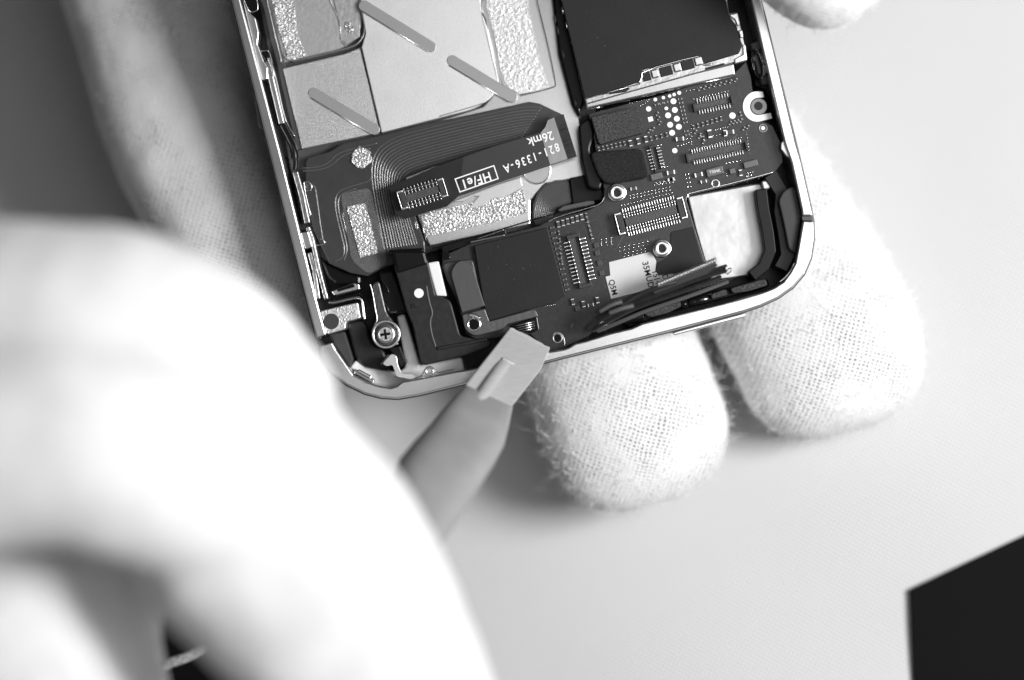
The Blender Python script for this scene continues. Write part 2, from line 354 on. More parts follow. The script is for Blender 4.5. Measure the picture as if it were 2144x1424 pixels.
# the solder-like blob and the two adhesive patches
bl = [(757 + (21 + random.uniform(-2.5, 2.5)) * math.cos(t * .2618), 330 + (21 + random.uniform(-2.5, 2.5)) * math.sin(t * .2618)) for t in range(24)]
blot('glue_blob', bl, -.70, adh2, 1, 70, (1, 3))
blot('adhesive_patch', Z2((1055, 572), (1220, 535), (1335, 985), (1175, 1025)), -.70, adh2, 1, 130, (.8, 2))
blot('adhesive_patch', Z4((-70, 1085), (10, 1040), (300, 985), (560, 920), (720, 900), (830, 830), (880, 1050), (560, 1140), (-30, 1265)), -.80, adh2, 1, 360, (.8, 2.2))
ph('smooth_adhesive', pts=Z4((190, 960), (600, 800), (815, 735), (828, 810), (770, 860), (700, 900), (640, 925), (590, 920), (540, 940), (500, 985), (400, 1010), (330, 1030), (440, 905), (400, 900), (300, 950)), z0=-.86, z1=-.785, m=mat('pale_film', .62, .45, .85), bevel=.01)
tube('patch_edge', [(880, 455), (893, 505)], -.8, 1, steel_b, phone, 6, 1, 0)
# grey half round and dark curved flex by the board
ph('grommet', pts=circ(1124, 356, 28), z0=-.86, z1=-.82, m=mat('grey_disc', .4, .5), bevel=.01)
ringm('grommet_rim', 1124, 356, 30, 27, -.86, -.8, steel, phone)
qf = ph('side_flex', pts=Z4((920, 1100), (925, 980), (960, 880), (1030, 800), (1130, 760), (1245, 755), (1280, 960), (1140, 1010), (1100, 1100), (1060, 1150), (950, 1170)), z0=-.86, z1=-.8, m=flexm, bevel=.01)
for i in range(11):
    t = i / 10.; a = [(1250, 775), (1130, 790), (1040, 830), (975, 905), (945, 1000), (940, 1100)]; b = [(1275, 955), (1215, 960), (1165, 980), (1125, 1010), (1105, 1050), (1090, 1090)]
    tube('flex_trace', Z4(*[(p[0] * (1 - t) + q[0] * t, p[1] * (1 - t) + q[1] * t) for p, q in zip(a, b)]), -.795, .9, trace, qf, 6, .6)
ph('black_flex', pts=Z4((1255, 740), (1500, 690), (1560, 900), (1550, 940), (1285, 975)), z0=-.84, z1=-.72, m=black, bevel=.02)
ph('spacer', pts=Z4((1145, 1030), (1200, 990), (1420, 945), (1475, 945), (1480, 975), (1180, 1050)), z0=-.9, z1=-.55, m=greyp, bevel=.02)

# --- left side mechanism
def barpx(name, pts, wd, z0, z1, m, parent=phone):
    a = [Vector(p) for p in pts]; l, r_ = [], []
    for i, p in enumerate(a):
        t = (a[min(i + 1, len(a) - 1)] - a[max(i - 1, 0)]).normalized(); n_ = Vector((-t.y, t.x)) * wd / 2; l.append(tuple(p + n_)); r_.append(tuple(p - n_))
    return prism(name, band(l, r_), z0, z1, m, parent, .02)
ph('side_channel', pts=Z1((60, -60), (300, -60), (470, 590), (640, 1400), (480, 1400), (350, 900), (260, 450)), z0=-1.5, z1=-1.15, m=black, bevel=0)
ph('side_plate', pts=Z1((105, -60), (150, 60), (185, 115), (235, 165), (265, 290), (255, 400), (310, 550), (345, 610), (345, 710), (290, 720)), z0=-.9, z1=-.3, m=steel, bevel=.03)
ph('side_recess', pts=rnd(Z1((150, -60), (235, -60), (258, 80), (240, 105), (185, 110), (150, 40)), 4), z0=-.5, z1=-.28, m=blackg, bevel=.02)
tube('recess_rim', Z1((120, -40), (150, 40), (185, 110), (245, 100), (260, 70), (240, -40)), -.27, 1.3, chrome, phone, 8)
barpx('shield_edge', Z1((290, -60), (340, 60), (420, 400), (480, 640), (640, 1340)), 17, -1.0, -.84, traydark)
tube('shield_edge_line', Z1((330, -60), (350, 60), (475, 570)), -.83, 1.0, steel_b, phone, 6)
tube('recess_rim', Z1((262, 465), (345, 448), (365, 480), (420, 700), (500, 1080), (585, 1220)), -.6, 1.2, chrome, phone, 8)
ph('side_socket', pts=Z1((275, 480), (345, 460), (400, 600), (380, 640), (330, 560)), z0=-.9, z1=-.55, m=blackg, bevel=.03)
barpx('side_bracket', Z1((330, 550), (360, 640), (470, 1110)), 12, -.9, -.35, steel)
tube('side_wire', Z1((350, 520), (390, 620), (400, 690)), -.3, 3, chrome, phone, 8)
tube('side_cable', Z1((470, 1120), (530, 1230), (580, 1330), (590, 1424)), -.5, 8, blackg, phone, 10, 1)
tube('side_cable', Z2((560, 60), (600, 150), (590, 240)), -.5, 5, black, phone, 10, 1)
barpx('side_bracket', Z2((590, 255), (650, 470), (700, 720)), 12, -.9, -.3, mat('bronze_bracket', .34, .35, 1, .2, 20, .3, 15))
tube('side_clip', Z2((670, 350), (680, 430), (710, 560), (735, 650), (700, 670)), -.5, 1.3, chrome, phone, 8)
tube('side_clip', Z2((670, 348), (715, 345), (745, 380), (735, 420), (690, 425)), -.6, 1.3, steel, phone, 8)
ph('side_clip', pts=circ(642, 389, 9), z0=-.9, z1=-.65, m=greyp, bevel=.03)
ph('side_tab', pts=Z2((640, 800), (710, 790), (750, 930), (680, 950)), z0=-.9, z1=-.05, m=steel, bevel=.02)
tube('side_clip', Z2((740, 920), (800, 915), (860, 905), (850, 870), (820, 860)), -.6, 1.5, chrome, phone, 8)
barpx('side_spring', Z2((720, 980), (760, 1130), (800, 1400)), 9, -.9, -.25, mat('bronze_bracket', .34)); barpx('side_spring', Z2((700, 750), (740, 850), (800, 1130), (870, 1400)), 9, -.9, -.2, mat('spring_steel', .45, .35, 1, .4, 18, .4, 14))
ph('tray_corner', pts=Z2((800, 1000), (880, 1080), (1040, 1160), (1180, 1190), (1180, 1270), (960, 1270), (880, 1200)), z0=-1.2, z1=-.9, m=blackg, bevel=.05)
# --- small pin socket, corner tab with hole
sk = ph('socket', pts=Z3((400, 300), (600, 225), (650, 235), (660, 280), (430, 340)), z0=-.9, z1=-.45, m=steel, bevel=.02)
prism('socket_slot', Z3((450, 285), (600, 232), (615, 262), (460, 305)), -.5, -.44, blackg, sk, .01)
tube('contact_wire', Z3((380, 400), (430, 405), (640, 350), (680, 380), (690, 460), (700, 550)), -.3, 3.4, chrome, phone, 8)
tube('contact_wire', Z3((390, 385), (520, 360), (660, 320)), -.4, 2.4, blackg, phone, 8)
ct = ph('corner_tab', pts=rnd(Z3((305, 475), (540, 420), (640, 400), (665, 540), (535, 575), (530, 640), (360, 690)), 4), z0=-.9, z1=-.06, m=mat('bright_tab', .75, .38, 1, .4, 30, .1, 30), bevel=.02)
prism('tab_hole', circ(693.5, 673, 16.5), -.3, -.05, mat('hole_plastic', .05, .5), ct, .006)
ph('corner_block', pts=Z3((375, 690), (520, 660), (540, 720), (600, 910), (570, 985)), z0=-1.4, z1=-.5, m=mat('corner_plastic', .04, .55, 0, .2, 20), bevel=.03)
# white curved glass area behind and black speaker cavity
ph('white_insert', pts=Z3((570, 985), (620, 915), (700, 980), (1000, 1030), (1070, 980), (990, 520), (1060, 500), (1200, 960), (1570, 890), (1600, 1020), (1450, 1100), (900, 1165), (780, 1130)), z0=-1.5, z1=-.8, m=mat('white_insert', .9, .35), bevel=.05)
ph('speaker_cavity', pts=rnd(Z3((535, 580), (700, 560), (760, 760), (880, 830), (930, 1020), (720, 990), (620, 915)), 14), z0=-1.45, z1=-.74, m=mat('cavity_plastic', .02, .3), bevel=.06)
sc = ph('cavity_clip', pts=slot((744, 778), (779, 798), 9), z0=-.9, z1=-.45, m=edge_steel, bevel=.02)
prism('clip_button', slot((752, 777), (774, 789), 7), -.5, -.38, chrome, sc, .02)
# bracket with the cross-head screw
br = ph('screw_bracket', pts=rnd(Z3((760, 240), (830, 200), (900, 500), (960, 570), (1000, 680), (990, 760), (930, 800), (800, 780), (760, 690), (820, 600), (790, 440)), 10), z0=-.9, z1=-.42, m=mat('dark_bracket', .09, .35, .7, .2, 20), bevel=.03)
tube('bracket_edge', Z3((750, 235), (775, 320), (800, 480), (820, 560), (770, 640), (770, 720), (820, 790), (900, 800), (1000, 770)), -.4, 1.6, steel, br, 8)
ringm('screw_seat', 808, 700, 30, 25, -.6, -.33, steel, br)
scw = ph('screw', pts=circ(808, 700, 19, 32), z0=-.6, z1=-.25, m=mat('screw_metal', .7, .3, 1, .2, 30), bevel=.03)
for a in (8, 98):
    prism('screw_recess', rect(807, 700, 22, 5.5, a), -.4, -.245 - .0015 * (a > 50), blackg, scw, .004)
ringm('screw_rim', 808, 700, 16, 14.5, -.3, -.24, edge_steel, scw)
ph('bracket_foot', pts=Z3((880, 810), (1020, 790), (1080, 950), (1020, 980), (960, 880), (930, 830)), z0=-1.2, z1=-.7, m=black, bevel=.03)
# spring arm bright metal
ph('spring_arm', pts=rnd(Z3((860, 950), (940, 860), (985, 875), (1000, 970), (1035, 1040), (1120, 1040), (1180, 1075), (1140, 1095), (1060, 1080), (990, 1070), (950, 960), (900, 975)), 5), z0=-.6, z1=-.2, m=steel_b, bevel=.02)
tube('spring_fold', Z3((850, 955), (880, 920), (915, 870)), -.35, 2.6, edge_steel, phone, 8)
tube('earth_tab', Z3((1150, 1085), (1220, 1060), (1250, 985), (1290, 975), (1330, 1000), (1350, 1040), (1500, 1000), (1540, 1018)), -.1, 1.6, chrome, phone, 8)
ringm('tab_eye', 899, 777, 10, 5, -.3, -.1, steel, phone)
# --- black antenna / dock flex at bottom left
blk = ph('antenna_module', pts=rnd(Z3((960, 60), (1265, 10), (1340, 340), (1470, 370), (1560, 700), (1700, 730), (1830, 740), (1830, 800), (1600, 880), (1240, 965), (1200, 940), (1130, 600), (1080, 490)), [8, 4, 4, 14, 8, 8, 20, 20, 10, 24, 14, 6, 6]), z0=-1.2, z1=-.28, m=mat('module_film', .022, .4, 0, .12, 9, .2, 7), bevel=.05)
prism('module_dot', circ(877, 614, 10), -.4, -.272, white_ink, blk, .004)
tube('module_crease', Z3((1255, 250), (1280, 400), (1315, 500), (1285, 560), (1300, 680), (1340, 800)), -.275, 2.0, mat('crease', .1, .35), blk, 8, .6)
tube('module_fold', Z3((1350, 815), (1600, 770), (1800, 730)), -.27, 4.0, mat('module_film', .03), blk, 8, .5)
mesh_text('faint_mark', 'EL', 866, 641, -.27, 14, 14, mat('module_mark', .004, .7), blk)
tube('module_roll', Z2((1440, 985), (1560, 975), (1740, 965)), -.35, 6, black, phone, 10)
ph('dark_flex_neck', pts=Z2((1450, 960), (1755, 960), (1790, 1090), (1500, 1180), (1480, 1060)), z0=-.9, z1=-.26, m=black, bevel=.06)
ph('white_window', pts=Z3((1265, 45), (1365, 28), (1440, 345), (1345, 340)), z0=-1.4, z1=-.4, m=whitep, bevel=.03)
ph('black_gap', pts=Z3((820, 130), (960, 100), (1100, 480), (990, 500), (900, 510)), z0=-1.3, z1=-.6, m=black, bevel=.06)
for y in (250, 420): tube('contact_spring', Z3((850, y - 60), (880, y - 20), (905, y + 20), (915, y + 60)), -.5, 3.0, blackg, phone, 8)

# ================================================================== LOGIC BOARD
bz = -.42
bpts = [(1232, 238), (1380, 200), (1540, 150), (1562, 128), (1572, 160), (1578, 205), (1590, 250), (1618, 262), (1636, 300), (1640, 340), (1622, 362), (1440, 405), (1437, 420), (1455, 480), (1480, 560), (1440, 600), (1330, 640), (1262, 675), (1232, 705), (1200, 720), (1175, 734), (1150, 738), (1110, 700), (1000, 712), (975, 700), (960, 640), (925, 560), (928, 535), (985, 510), (1128, 473), (1148, 462), (1230, 440), (1262, 425), (1264, 395), (1250, 330)]
lb = prism('logic_board', bpts, -.62, bz, board, phone, .02)
tube('board_edge', [(1440, 604)] and [(1148, 464), (1165, 455), (1230, 436), (1258, 428), (1266, 412)], bz + .03, 1.4, chrome, lb, 8)
tube('board_cable', [(905, 520), (960, 505), (1050, 480), (1100, 465), (1150, 450), (1230, 432)], -.45, 1.5, blackg, phone, 8)
tube('board_cable', [(1000, 500), (1030, 490), (1055, 481)], -.42, 1.4, chrome, phone, 8)
barpx('black_trough', [(925, 523), (985, 506), (1060, 487)], 16, -.8, -.5, black)
ph('trough_block', pts=rnd(Z7((185, 470), (250, 450), (280, 520), (200, 540)), 5), z0=-.6, z1=-.3, m=blackg, bevel=.05)
tube('trough_bead', Z7((450, 375), (560, 350), (760, 310)), -.38, 2.2, edge_steel, phone, 8)
# black stickers on the board
def bprism(name, pts, h0, h1, m, bevel=.015, r=0, parent=None): return prism(name, pts, bz - .05 + h0 * 0, bz + h1, m, parent or lb, bevel, r)
bprism('board_sticker', Z7((485, 405), (1140, 245), (1300, 850), (1190, 925), (1010, 965), (620, 1080), (575, 950)), 0, .14, sticker, .012)
bprism('board_sticker', rnd(Z6((840, 600), (1035, 555), (1120, 870), (900, 950), (720, 965), (715, 870), (840, 810)), [6, 0, 0, 6, 10, 10, 14]), 0, .03, sticker, .008)
bprism('lever_frame', rnd(Z7((195, 560), (470, 520), (580, 945), (370, 1010), (300, 800), (240, 720)), 10), 0, .05, mat('lever_metal', .07, .4, .5), .03)
bprism('lever_plate', rnd(Z7((270, 640), (330, 550), (400, 535), (470, 590), (580, 945), (375, 1005)), [20, 20, 20, 14, 2, 2]), 0, .2, mat('lever_cover', .085, .42, .2, .1, 10), .02)
bprism('corner_bracket', rnd(Z7((375, 1025), (580, 970), (620, 1085), (1030, 970), (1060, 1040), (780, 1110), (740, 1160), (480, 1220), (400, 1160)), [3, 3, 3, 10, 3, 3, 14, 20, 10]), 0, .18, mat('bracket_grey', .11, .38, .6, .15, 10), .02)
ringm('bracket_hole', 992, 679, 15, 10.5, bz, bz + .2, chrome, lb); bprism('bracket_hole_dark', circ(992, 679, 10.5), 0, .185, blackg, .002)
tube('solder_smear', Z7((440, 1025), (470, 1030), (500, 1040), (530, 1060)), bz + .2, 4.5, chrome, lb, 8, .5)
ringm('board_hole', 1167, 708, 11, 7.5, bz, bz + .025, edge_steel, lb); bprism('board_hole_dark', circ(1167, 708, 7.5), 0, .01, blackg, .002)
tube('hole_arch', Z7((1190, 1210), (1215, 1180), (1260, 1190), (1290, 1230), (1298, 1300)), bz + .01, 1.0, steel, lb, 6)
pcb = bprism('dock_contact', Z7((800, 1120), (1050, 1040), (1070, 1160), (1000, 1190), (880, 1170)), 0, .0 + .08, blackg, .02)
for k in range(4): tube('dock_pin', Z7((850 + k * 8, 1125 + 20 * k), (1030, 1085 + 20 * k)), bz + .1, 1.7, chrome, lb, 8, 1, 0)
tube('scratch', Z7((1375, 1090), (1345, 1160)), bz + .006, .6, steel, lb, 5, .5, 0)
# foams and black fold over the left edge of the board
bprism('foam_pad', rnd(Z5((312, 872), (660, 790), (715, 985), (370, 1080)), [4, 16, 10, 8]), 0, .3, foam, .03)
bprism('dark_foam_pad', rnd(Z5((300, 1135), (690, 1105), (745, 1320), (420, 1375), (360, 1300)), 14), 0, .34, foamd, .05)
ph('black_fold', pts=rnd(Z5((215, 930), (300, 870), (340, 1000), (300, 1120), (400, 1340), (380, 1424), (290, 1400), (240, 1200)), 10), z0=-.8, z1=-.3, m=black, bevel=.06)
ph('black_strip', pts=Z5((20, -60), (110, -60), (270, 700), (260, 760), (220, 870), (170, 780), (70, 400)), z0=-1.2, z1=-.55, m=black, bevel=.05)
for (x, y) in ((95, 80), (125, 190), (160, 300), (190, 420), (222, 540), (255, 660)): tube('shield_stitch', Z5((x, y - 25), (x + 8, y + 25)), -.12, .9, steel, phone, 6, 1, 0)
for (x, y) in ((40, 130), (60, 220), (100, 400), (190, 760), (215, 810)): tube('strip_clip', Z5((x, y - 25), (x + 12, y + 35)), -.54, 2.0, edge_steel, phone, 6, 1, 0)
# shield can with black cover
sh = ph('shield_can', pts=Z5((80, -80), (1320, -80), (1340, 100), (1405, 92), (1440, 250), (1480, 440), (1380, 470), (275, 780), (262, 735)), z0=-.6, z1=-.14, m=mat('can_metal', .55, .3, 1, .2, 8), bevel=.03)
prism('shield_cover', Z5((70, -80), (1300, -80), (1340, 115), (1395, 190), (1440, 340), (1415, 400), (1150, 480), (1128, 425), (1100, 418), (700, 520), (685, 590), (660, 615), (445, 690), (265, 738)), -.2, -.10, sticker, sh, .02)
prism('can_flange', Z5((268, 742), (1375, 470), (1388, 560), (275, 812)), -.6, -.2, mat('flange_metal', .55, .32, 1, .05, 4), sh, .035)
tube('flange_lip', Z5((280, 812), (700, 715), (1100, 625), (1385, 568)), -.3, 2.0, chrome, sh, 8, 1, 0)
tube('flange_lip', Z5((268, 735), (450, 688), (680, 625)), -.12, 1.6, chrome, sh, 8, 1, 0)
tube('clip_arch', Z5((665, 620), (690, 580), (690, 530), (1100, 418), (1130, 430), (1150, 490), (1220, 475)), -.1, 2.2, chrome, sh, 8, 1, 1)
for (x, y, wd) in ((725, 568, 17), (872, 530, 26), (1032, 484, 27)): prism('clip_slot', rect(1150 + x / 3.56, y / 3.56, wd, 20), -.2, -.085, blackg, sh, .01)
for (x, y) in ((790, 548), (955, 502), (1112, 455)): prism('clip_finger', rect(1150 + x / 3.56, y / 3.56, 17, 19), -.2, -.07, mat('clip_metal', .6, .3, 1), sh, .03)
prism('can_slot', Z5((445, 690), (590, 650), (600, 662), (570, 685), (450, 703)), -.2, -.085, blackg, sh, .01)
prism('can_slot', slot(Z5((1170, 512))[0], Z5((1300, 478))[0], 4.5), -.2, -.11, blackg, sh, .005)
prism('can_tab', Z5((1335, 110), (1405, 95), (1420, 165), (1418, 195), (1400, 190), (1385, 150)), -.3, -.06, steel_b, sh, .02)
prism('can_tab', Z5((1410, 228), (1440, 222), (1448, 280), (1425, 285)), -.3, -.06, steel_b, sh, .02)
prism('can_tab', Z5((1440, 335), (1462, 330), (1475, 450), (1385, 475), (1380, 440), (1445, 405)), -.3, -.07, steel_b, sh, .02)
for k, (x0, y0, x1, y1) in enumerate(((450, 775, 600, 745), (650, 730, 790, 700), (860, 680, 985, 650), (1060, 625, 1190, 600), (1245, 585, 1330, 568), (290, 815, 400, 795))):
    tube('shield_leg', Z5((x0, y0), (x1, y1)), bz + .05, 2.2, chrome, lb, 8, 1, 0)
# white pads
for x, y, r_ in ((740, 812, 20), (925, 755, 22), (935, 820, 22), (885, 860, 22), (950, 885, 22), (900, 930, 22), (965, 945, 22), (915, 990, 22), (872, 808, 14), (790, 742, 14), (850, 728, 13), (897, 716, 13), (930, 705, 13), (968, 692, 15), (1365, 862, 24), (1594, 955, 16), (935, 1123, 20)):
    bprism('test_pad', circ(1150 + x / 3.56, y / 3.56, r_ / 3.56, 20), 0, .02, padm, .006)
bprism('test_pad', rect(1362, 249.5, 10, 10), 0, .02, padm, .004)
ringm('pad_ring', 1150 + 1594 / 3.56, 955 / 3.56, 9.5, 6.5, bz, bz + .02, edge_steel, lb)
# C shaped ground pad round the hole at the right
cp = [(1585 + 30 * math.cos(t), 223 + 32 * math.sin(t)) for t in [R(a) for a in range(-75, -300, -12)]]
ci = [(1587 + 17 * math.cos(t), 223 + 18 * math.sin(t)) for t in [R(a) for a in range(-75, -300, -12)]]
cp = [(1598, 192)] + cp[1:-1] + [(1617, 248)]; ci = [(1600, 204)] + ci[1:-1] + [(1614, 236)]
bprism('ground_pad', band(cp, ci), 0, .03, padm, .008)
bprism('ground_hole', circ(1589, 223, 17), 0, .012, mat('hole_ring', .2, .3, .8), .004); bprism('ground_hole_dark', circ(1588, 222, 9), 0, .02, blackg, .002)
# battery plate and its surroundings
bp_ = ph('battery_plate', pts=rnd([(1438, 410), (1592, 382), (1600, 395), (1605, 470), (1600, 545), (1585, 575), (1490, 590), (1478, 560), (1455, 480)], [8, 6, 6, 0, 30, 20, 4, 0, 0]), z0=-1.2, z1=-.75, m=battery, bevel=.04)
tube('battery_rim', Z6((985, 300), (985, 275), (1010, 265), (1350, 185), (1600, 120), (1720, 85)), bz - .02, 3.2, chrome, phone, 8)
barpx('housing_wall', Z6((1620, 230), (1640, 400), (1680, 600), (1700, 760), (1640, 900), (1540, 980)), 24, -1.5, -.3, black)
barpx('housing_wall', Z6((1700, 100), (1800, 260), (1790, 420), (1830, 640), (1850, 800), (1790, 920)), 30, -1.5, -.45, mat('housing_black', .02, .3))
ph('housing_boss', pts=rnd(Z6((1620, 160), (1700, 150), (1710, 220), (1640, 240)), 5), z0=-.9, z1=-.5, m=mat('boss_metal', .6, .4, .8), bevel=.05)
ph('corner_speaker', pts=rnd(Z6((1890, 205), (1920, 230), (1965, 455), (1940, 640), (1920, 790), (1860, 750), (1810, 500), (1770, 330), (1810, 250)), 8), z0=-1.3, z1=-.2, m=mat('corner_grey', .05, .5, 0, .1, 8), bevel=.04)
tube('corner_rim', Z6((1905, 870), (1880, 930), (1830, 990), (1780, 1030)), -.12, 2.4, chrome, phone, 8)
ph('dark_wall', pts=ZR((330, 480), (430, 400), (540, 860), (660, 1250), (690, 1424), (600, 1424), (640, 1290), (560, 1180), (520, 1000), (480, 900), (380, 860)), z0=-1.2, z1=-.75, m=black, bevel=.04)
# coil (oval shiny ring) by the right wall
for k, rr_ in enumerate((26, 21)):
    bm = bmesh.new(); n_ = 28; c0 = P(1150 + (1555 + 8 * k) / 3.56, 478 / 3.56, -.35)
    add_tube(bm, [c0 + Vector((math.cos(t) * (.09 + .02 * k) + .25 * math.sin(t) * -.26, math.sin(t) * rr_ * .0115, math.cos(t) * .2)) for t in [2 * math.pi * i / n_ for i in range(n_ + 1)]], .03, 8)
    from_bm('coil', bm, [mat('coil_metal', .35, .2, 1)], phone, smooth=True)
ph('coil_core', pts=slot((1583, 118), (1591, 152), 16), z0=-.9, z1=-.4, m=mat('core', .04, .2), bevel=.05)
for (x, y) in ((1586, 96), (1604, 167)): ph('coil_mount', pts=rnd(rect(x, y, 22, 18), 4), z0=-.9, z1=-.35, m=greyp, bevel=.04)
ph('white_side_tab', pts=ZR((640, 1424), (665, 1390), (700, 1424), (740, 1500), (740, 1580), (700, 1560), (640, 1480)), z0=-.7, z1=-.15, m=steel_b, bevel=.02)
ph('bottom_recess', pts=ZB((530, 560), (700, 520), (1500, 320), (1760, 260), (1780, 330), (1620, 380), (900, 560), (680, 650), (560, 690)), z0=-1.4, z1=-.85, m=black, bevel=.04)
# foam blocks along the lower wall
ph('foam_block', pts=rnd(ZB((710, 520), (1010, 455), (1020, 500), (900, 560), (760, 595), (700, 580)), 5), z0=-.9, z1=-.3, m=foam, bevel=.05)
ph('foam_block', pts=rnd(ZB((1440, 345), (1740, 262), (1765, 320), (1600, 370), (1460, 390)), 5), z0=-.9, z1=-.3, m=foam, bevel=.05)
ph('foam_block', pts=rnd(ZB((1270, 395), (1400, 350), (1420, 400), (1280, 440)), 5), z0=-.9, z1=-.32, m=foam, bevel=.04)
tube('vibration_motor', ZB((1080, 475), (1190, 445), (1280, 425)), -.5, 9, mat('motor_metal', .1, .2, .9), phone, 14, 1, 0)
tube('motor_collar', ZB((1010, 490), (1070, 475)), -.5, 10, blackg, phone, 12, 1, 0)
tube('bottom_rubber', ZB((520, 620), (600, 600), (690, 590)), -.35, 12, black, phone, 12)
bprism('slot_pad', circ(1263, 682, 9), 0, .012, padm, .004)
# oval coil component, printed arcs
ringm('oval_pad', 1498, 384, 9, 6, bz, bz + .02, steel, lb)

# screw posts
def post(cx, cy):
    o = prism('screw_post', circ(cx, cy, 20, 32), bz - .1, bz + .06, mat('post_base', .25, .35, .8), lb, .02)
    ringm('post_ring', cx, cy, 19.5, 16.5, bz, bz + .09, chrome, o)
    ringm('post_collar', cx, cy, 15.5, 7, bz, bz + .3, steel_b, o, bevel=.03)
    prism('post_hole', circ(cx, cy, 7, 20), bz, bz + .18, blackg, o, .002)
post(1292, 403); post(1386, 520)

# connectors --------------------------------------------------------
def conn(name, cx, cy, L, Wd, ang, npin, z, h, parent, double=False, plen=7, label=None, pinw=None, skip=None):
    """board-to-board connector: moulded frame, sunken floor, island and two rows of soldered pins"""
    bm = bmesh.new(); c, s = math.cos(R(ang)), math.sin(R(ang))
    def loc(u, v): return (cx + u * c + v * s, cy - u * s + v * c)
    def bx(u0, u1, v0, v1, z0, z1, mi): add_prism(bm, [loc(u0, v0), loc(u1, v0), loc(u1, v1), loc(u0, v1)], z0, z1, mi)
    wl = max(2.2, Wd * .12)
    bx(-L / 2, L / 2, -Wd / 2, -Wd / 2 + wl, z, z + h, 0); bx(-L / 2, L / 2, Wd / 2 - wl, Wd / 2, z, z + h, 0)
    bx(-L / 2 - 1, -L / 2 + wl * 2, -Wd / 2 - .6, Wd / 2 + .6, z, z + h + .012, 0); bx(L / 2 - wl * 2, L / 2 + 1, -Wd / 2 - .6, Wd / 2 + .6, z, z + h + .012, 0)
    bx(-L / 2 + 1, L / 2 - 1, -Wd / 2 + 1, Wd / 2 - 1, z, z + h * .35, 1)
    iw = Wd * (.22 if double else .3)
    if double: bx(-L / 2 + L * .1, L / 2 - L * .1, -iw, iw, z, z + h * .85, 1)
    pw = pinw or L * .84 / npin * .42
    for k in range(npin):
        u = -L * .42 + L * .84 * (k + .5) / npin
        for sg in (-1, 1):
            v0 = sg * (Wd / 2 - .5); v1 = sg * (Wd / 2 + plen)
            bx(u - pw / 2, u + pw / 2, min(v0, v1), max(v0, v1), z, z + .05 + random.uniform(0, .012), 2)
            if double:
                for vv_ in (Wd * .40, Wd * .27):
                    bx(u - pw / 2, u + pw / 2, sg * vv_ - 2.2, sg * vv_ + 2.2, z + h * .5, z + h * (1.06 if vv_ > Wd * .3 else .97), 2)
            else: bx(u - pw / 2, u + pw / 2, sg * Wd * .43 - 1.2, sg * Wd * .43 + 1.2, z + h * .5, z + h * 1.07, 2)
    if double:
        for su in (-1, 1):
            e = su * (L / 2 + 3)
            bx(min(e, e + su * 2), max(e, e + su * 2), -Wd / 2 - 2, Wd / 2 + 2, z, z + h * 1.15, 3)
            for sv in (-1, 1):
                a, b = sorted((e + su * 2.01, e - su * 11)); f, g = sorted((sv * (Wd / 2 + 2.02), sv * (Wd / 2 - 2)))
                bx(a, b, f, g, z, z + h * 1.17, 3)
    return from_bm(name, bm, [conm, cong, solder, gold], parent, bevel=.008)
conn('board_connector', 1494, 217, 84, 17, 12, 12, bz, .16, lb, plen=8)
conn('board_connector', 1502, 318, 130, 19, 12, 20, bz, .18, lb, plen=7)
conn('board_connector', 1363, 452, 138, 42, 14.5, 20, bz, .22, lb, double=True, plen=9)
conn('board_connector', 1213, 546, 112, 26, -76, 12, bz, .16, lb, plen=11)
conn('board_connector', 1373, 332, 56, 16, -76, 7, bz, .14, lb, plen=7)

# chips and small parts on the board --------------------------------
def two_term(w_, l_, h):
    bm = bmesh.new()
    def bx(x0, x1, y0, y1, z0, z1, mi):
        vs_ = [bm.verts.new((x * .01, y * .01, z)) for x, y, z in ((x0, y0, z0), (x1, y0, z0), (x1, y1, z0), (x0, y1, z0), (x0, y0, z1), (x1, y0, z1), (x1, y1, z1), (x0, y1, z1))]
        for f in ((0, 3, 2, 1), (4, 5, 6, 7), (0, 1, 5, 4), (1, 2, 6, 5), (2, 3, 7, 6), (3, 0, 4, 7)): bm.faces.new([vs_[i] for i in f]).material_index = mi
    bx(-l_ * .3, l_ * .3, -w_ / 2, w_ / 2, 0, h * .92, 0)
    bx(-l_ / 2, -l_ * .28, -w_ / 2 - .3, w_ / 2 + .3, 0, h, 1); bx(l_ * .28, l_ / 2, -w_ / 2 - .3, w_ / 2 + .3, 0, h, 1)
    bmesh.ops.bevel(bm, geom=bm.edges[:], offset=.006, segments=2, affect='EDGES')
    bmesh.ops.recalc_face_normals(bm, faces=bm.faces)
    me = bpy.data.meshes.new('capacitor'); bm.to_mesh(me); bm.free()
    me.materials.append(caps); me.materials.append(solder); return me
CM = {k: two_term(*v) for k, v in {'s': (4.2, 9, .06), 'm': (7, 14, .09), 'l': (9, 18, .12)}.items()}
ncap = [0]
beads = []
def bead(px, py, r_=2.0): beads.append((px, py, r_))
def cap(px, py, ang, size='s'):
    if ncap[0] < 100 or size != 's':
        ncap[0] += 1; o = bpy.data.objects.new('capacitor', CM[size]); link(o, lb, P(px, py, bz)); o.rotation_euler = (0, 0, R(ang + random.uniform(-3, 3)))
    else:
        a = R(ang); dx, dy = math.cos(a) * 3.2, -math.sin(a) * 3.2; bead(px + dx, py + dy, 2.2); bead(px - dx, py - dy, 2.2)
def caprow(zf, x0, y0, x1, y1, n, ang=104, size='s'):
    for k in range(n):
        t = k / max(1, n - 1); q = zf((x0 + (x1 - x0) * t, y0 + (y1 - y0) * t))[0]; cap(q[0], q[1], ang, size)
def beadrow(zf, x0, y0, x1, y1, n, r_=2.0):
    for k in range(n):
        t = k / max(1, n - 1); q = zf((x0 + (x1 - x0) * t, y0 + (y1 - y0) * t))[0]; bead(q[0] + random.uniform(-.4, .4), q[1] + random.uniform(-.4, .4), r_)
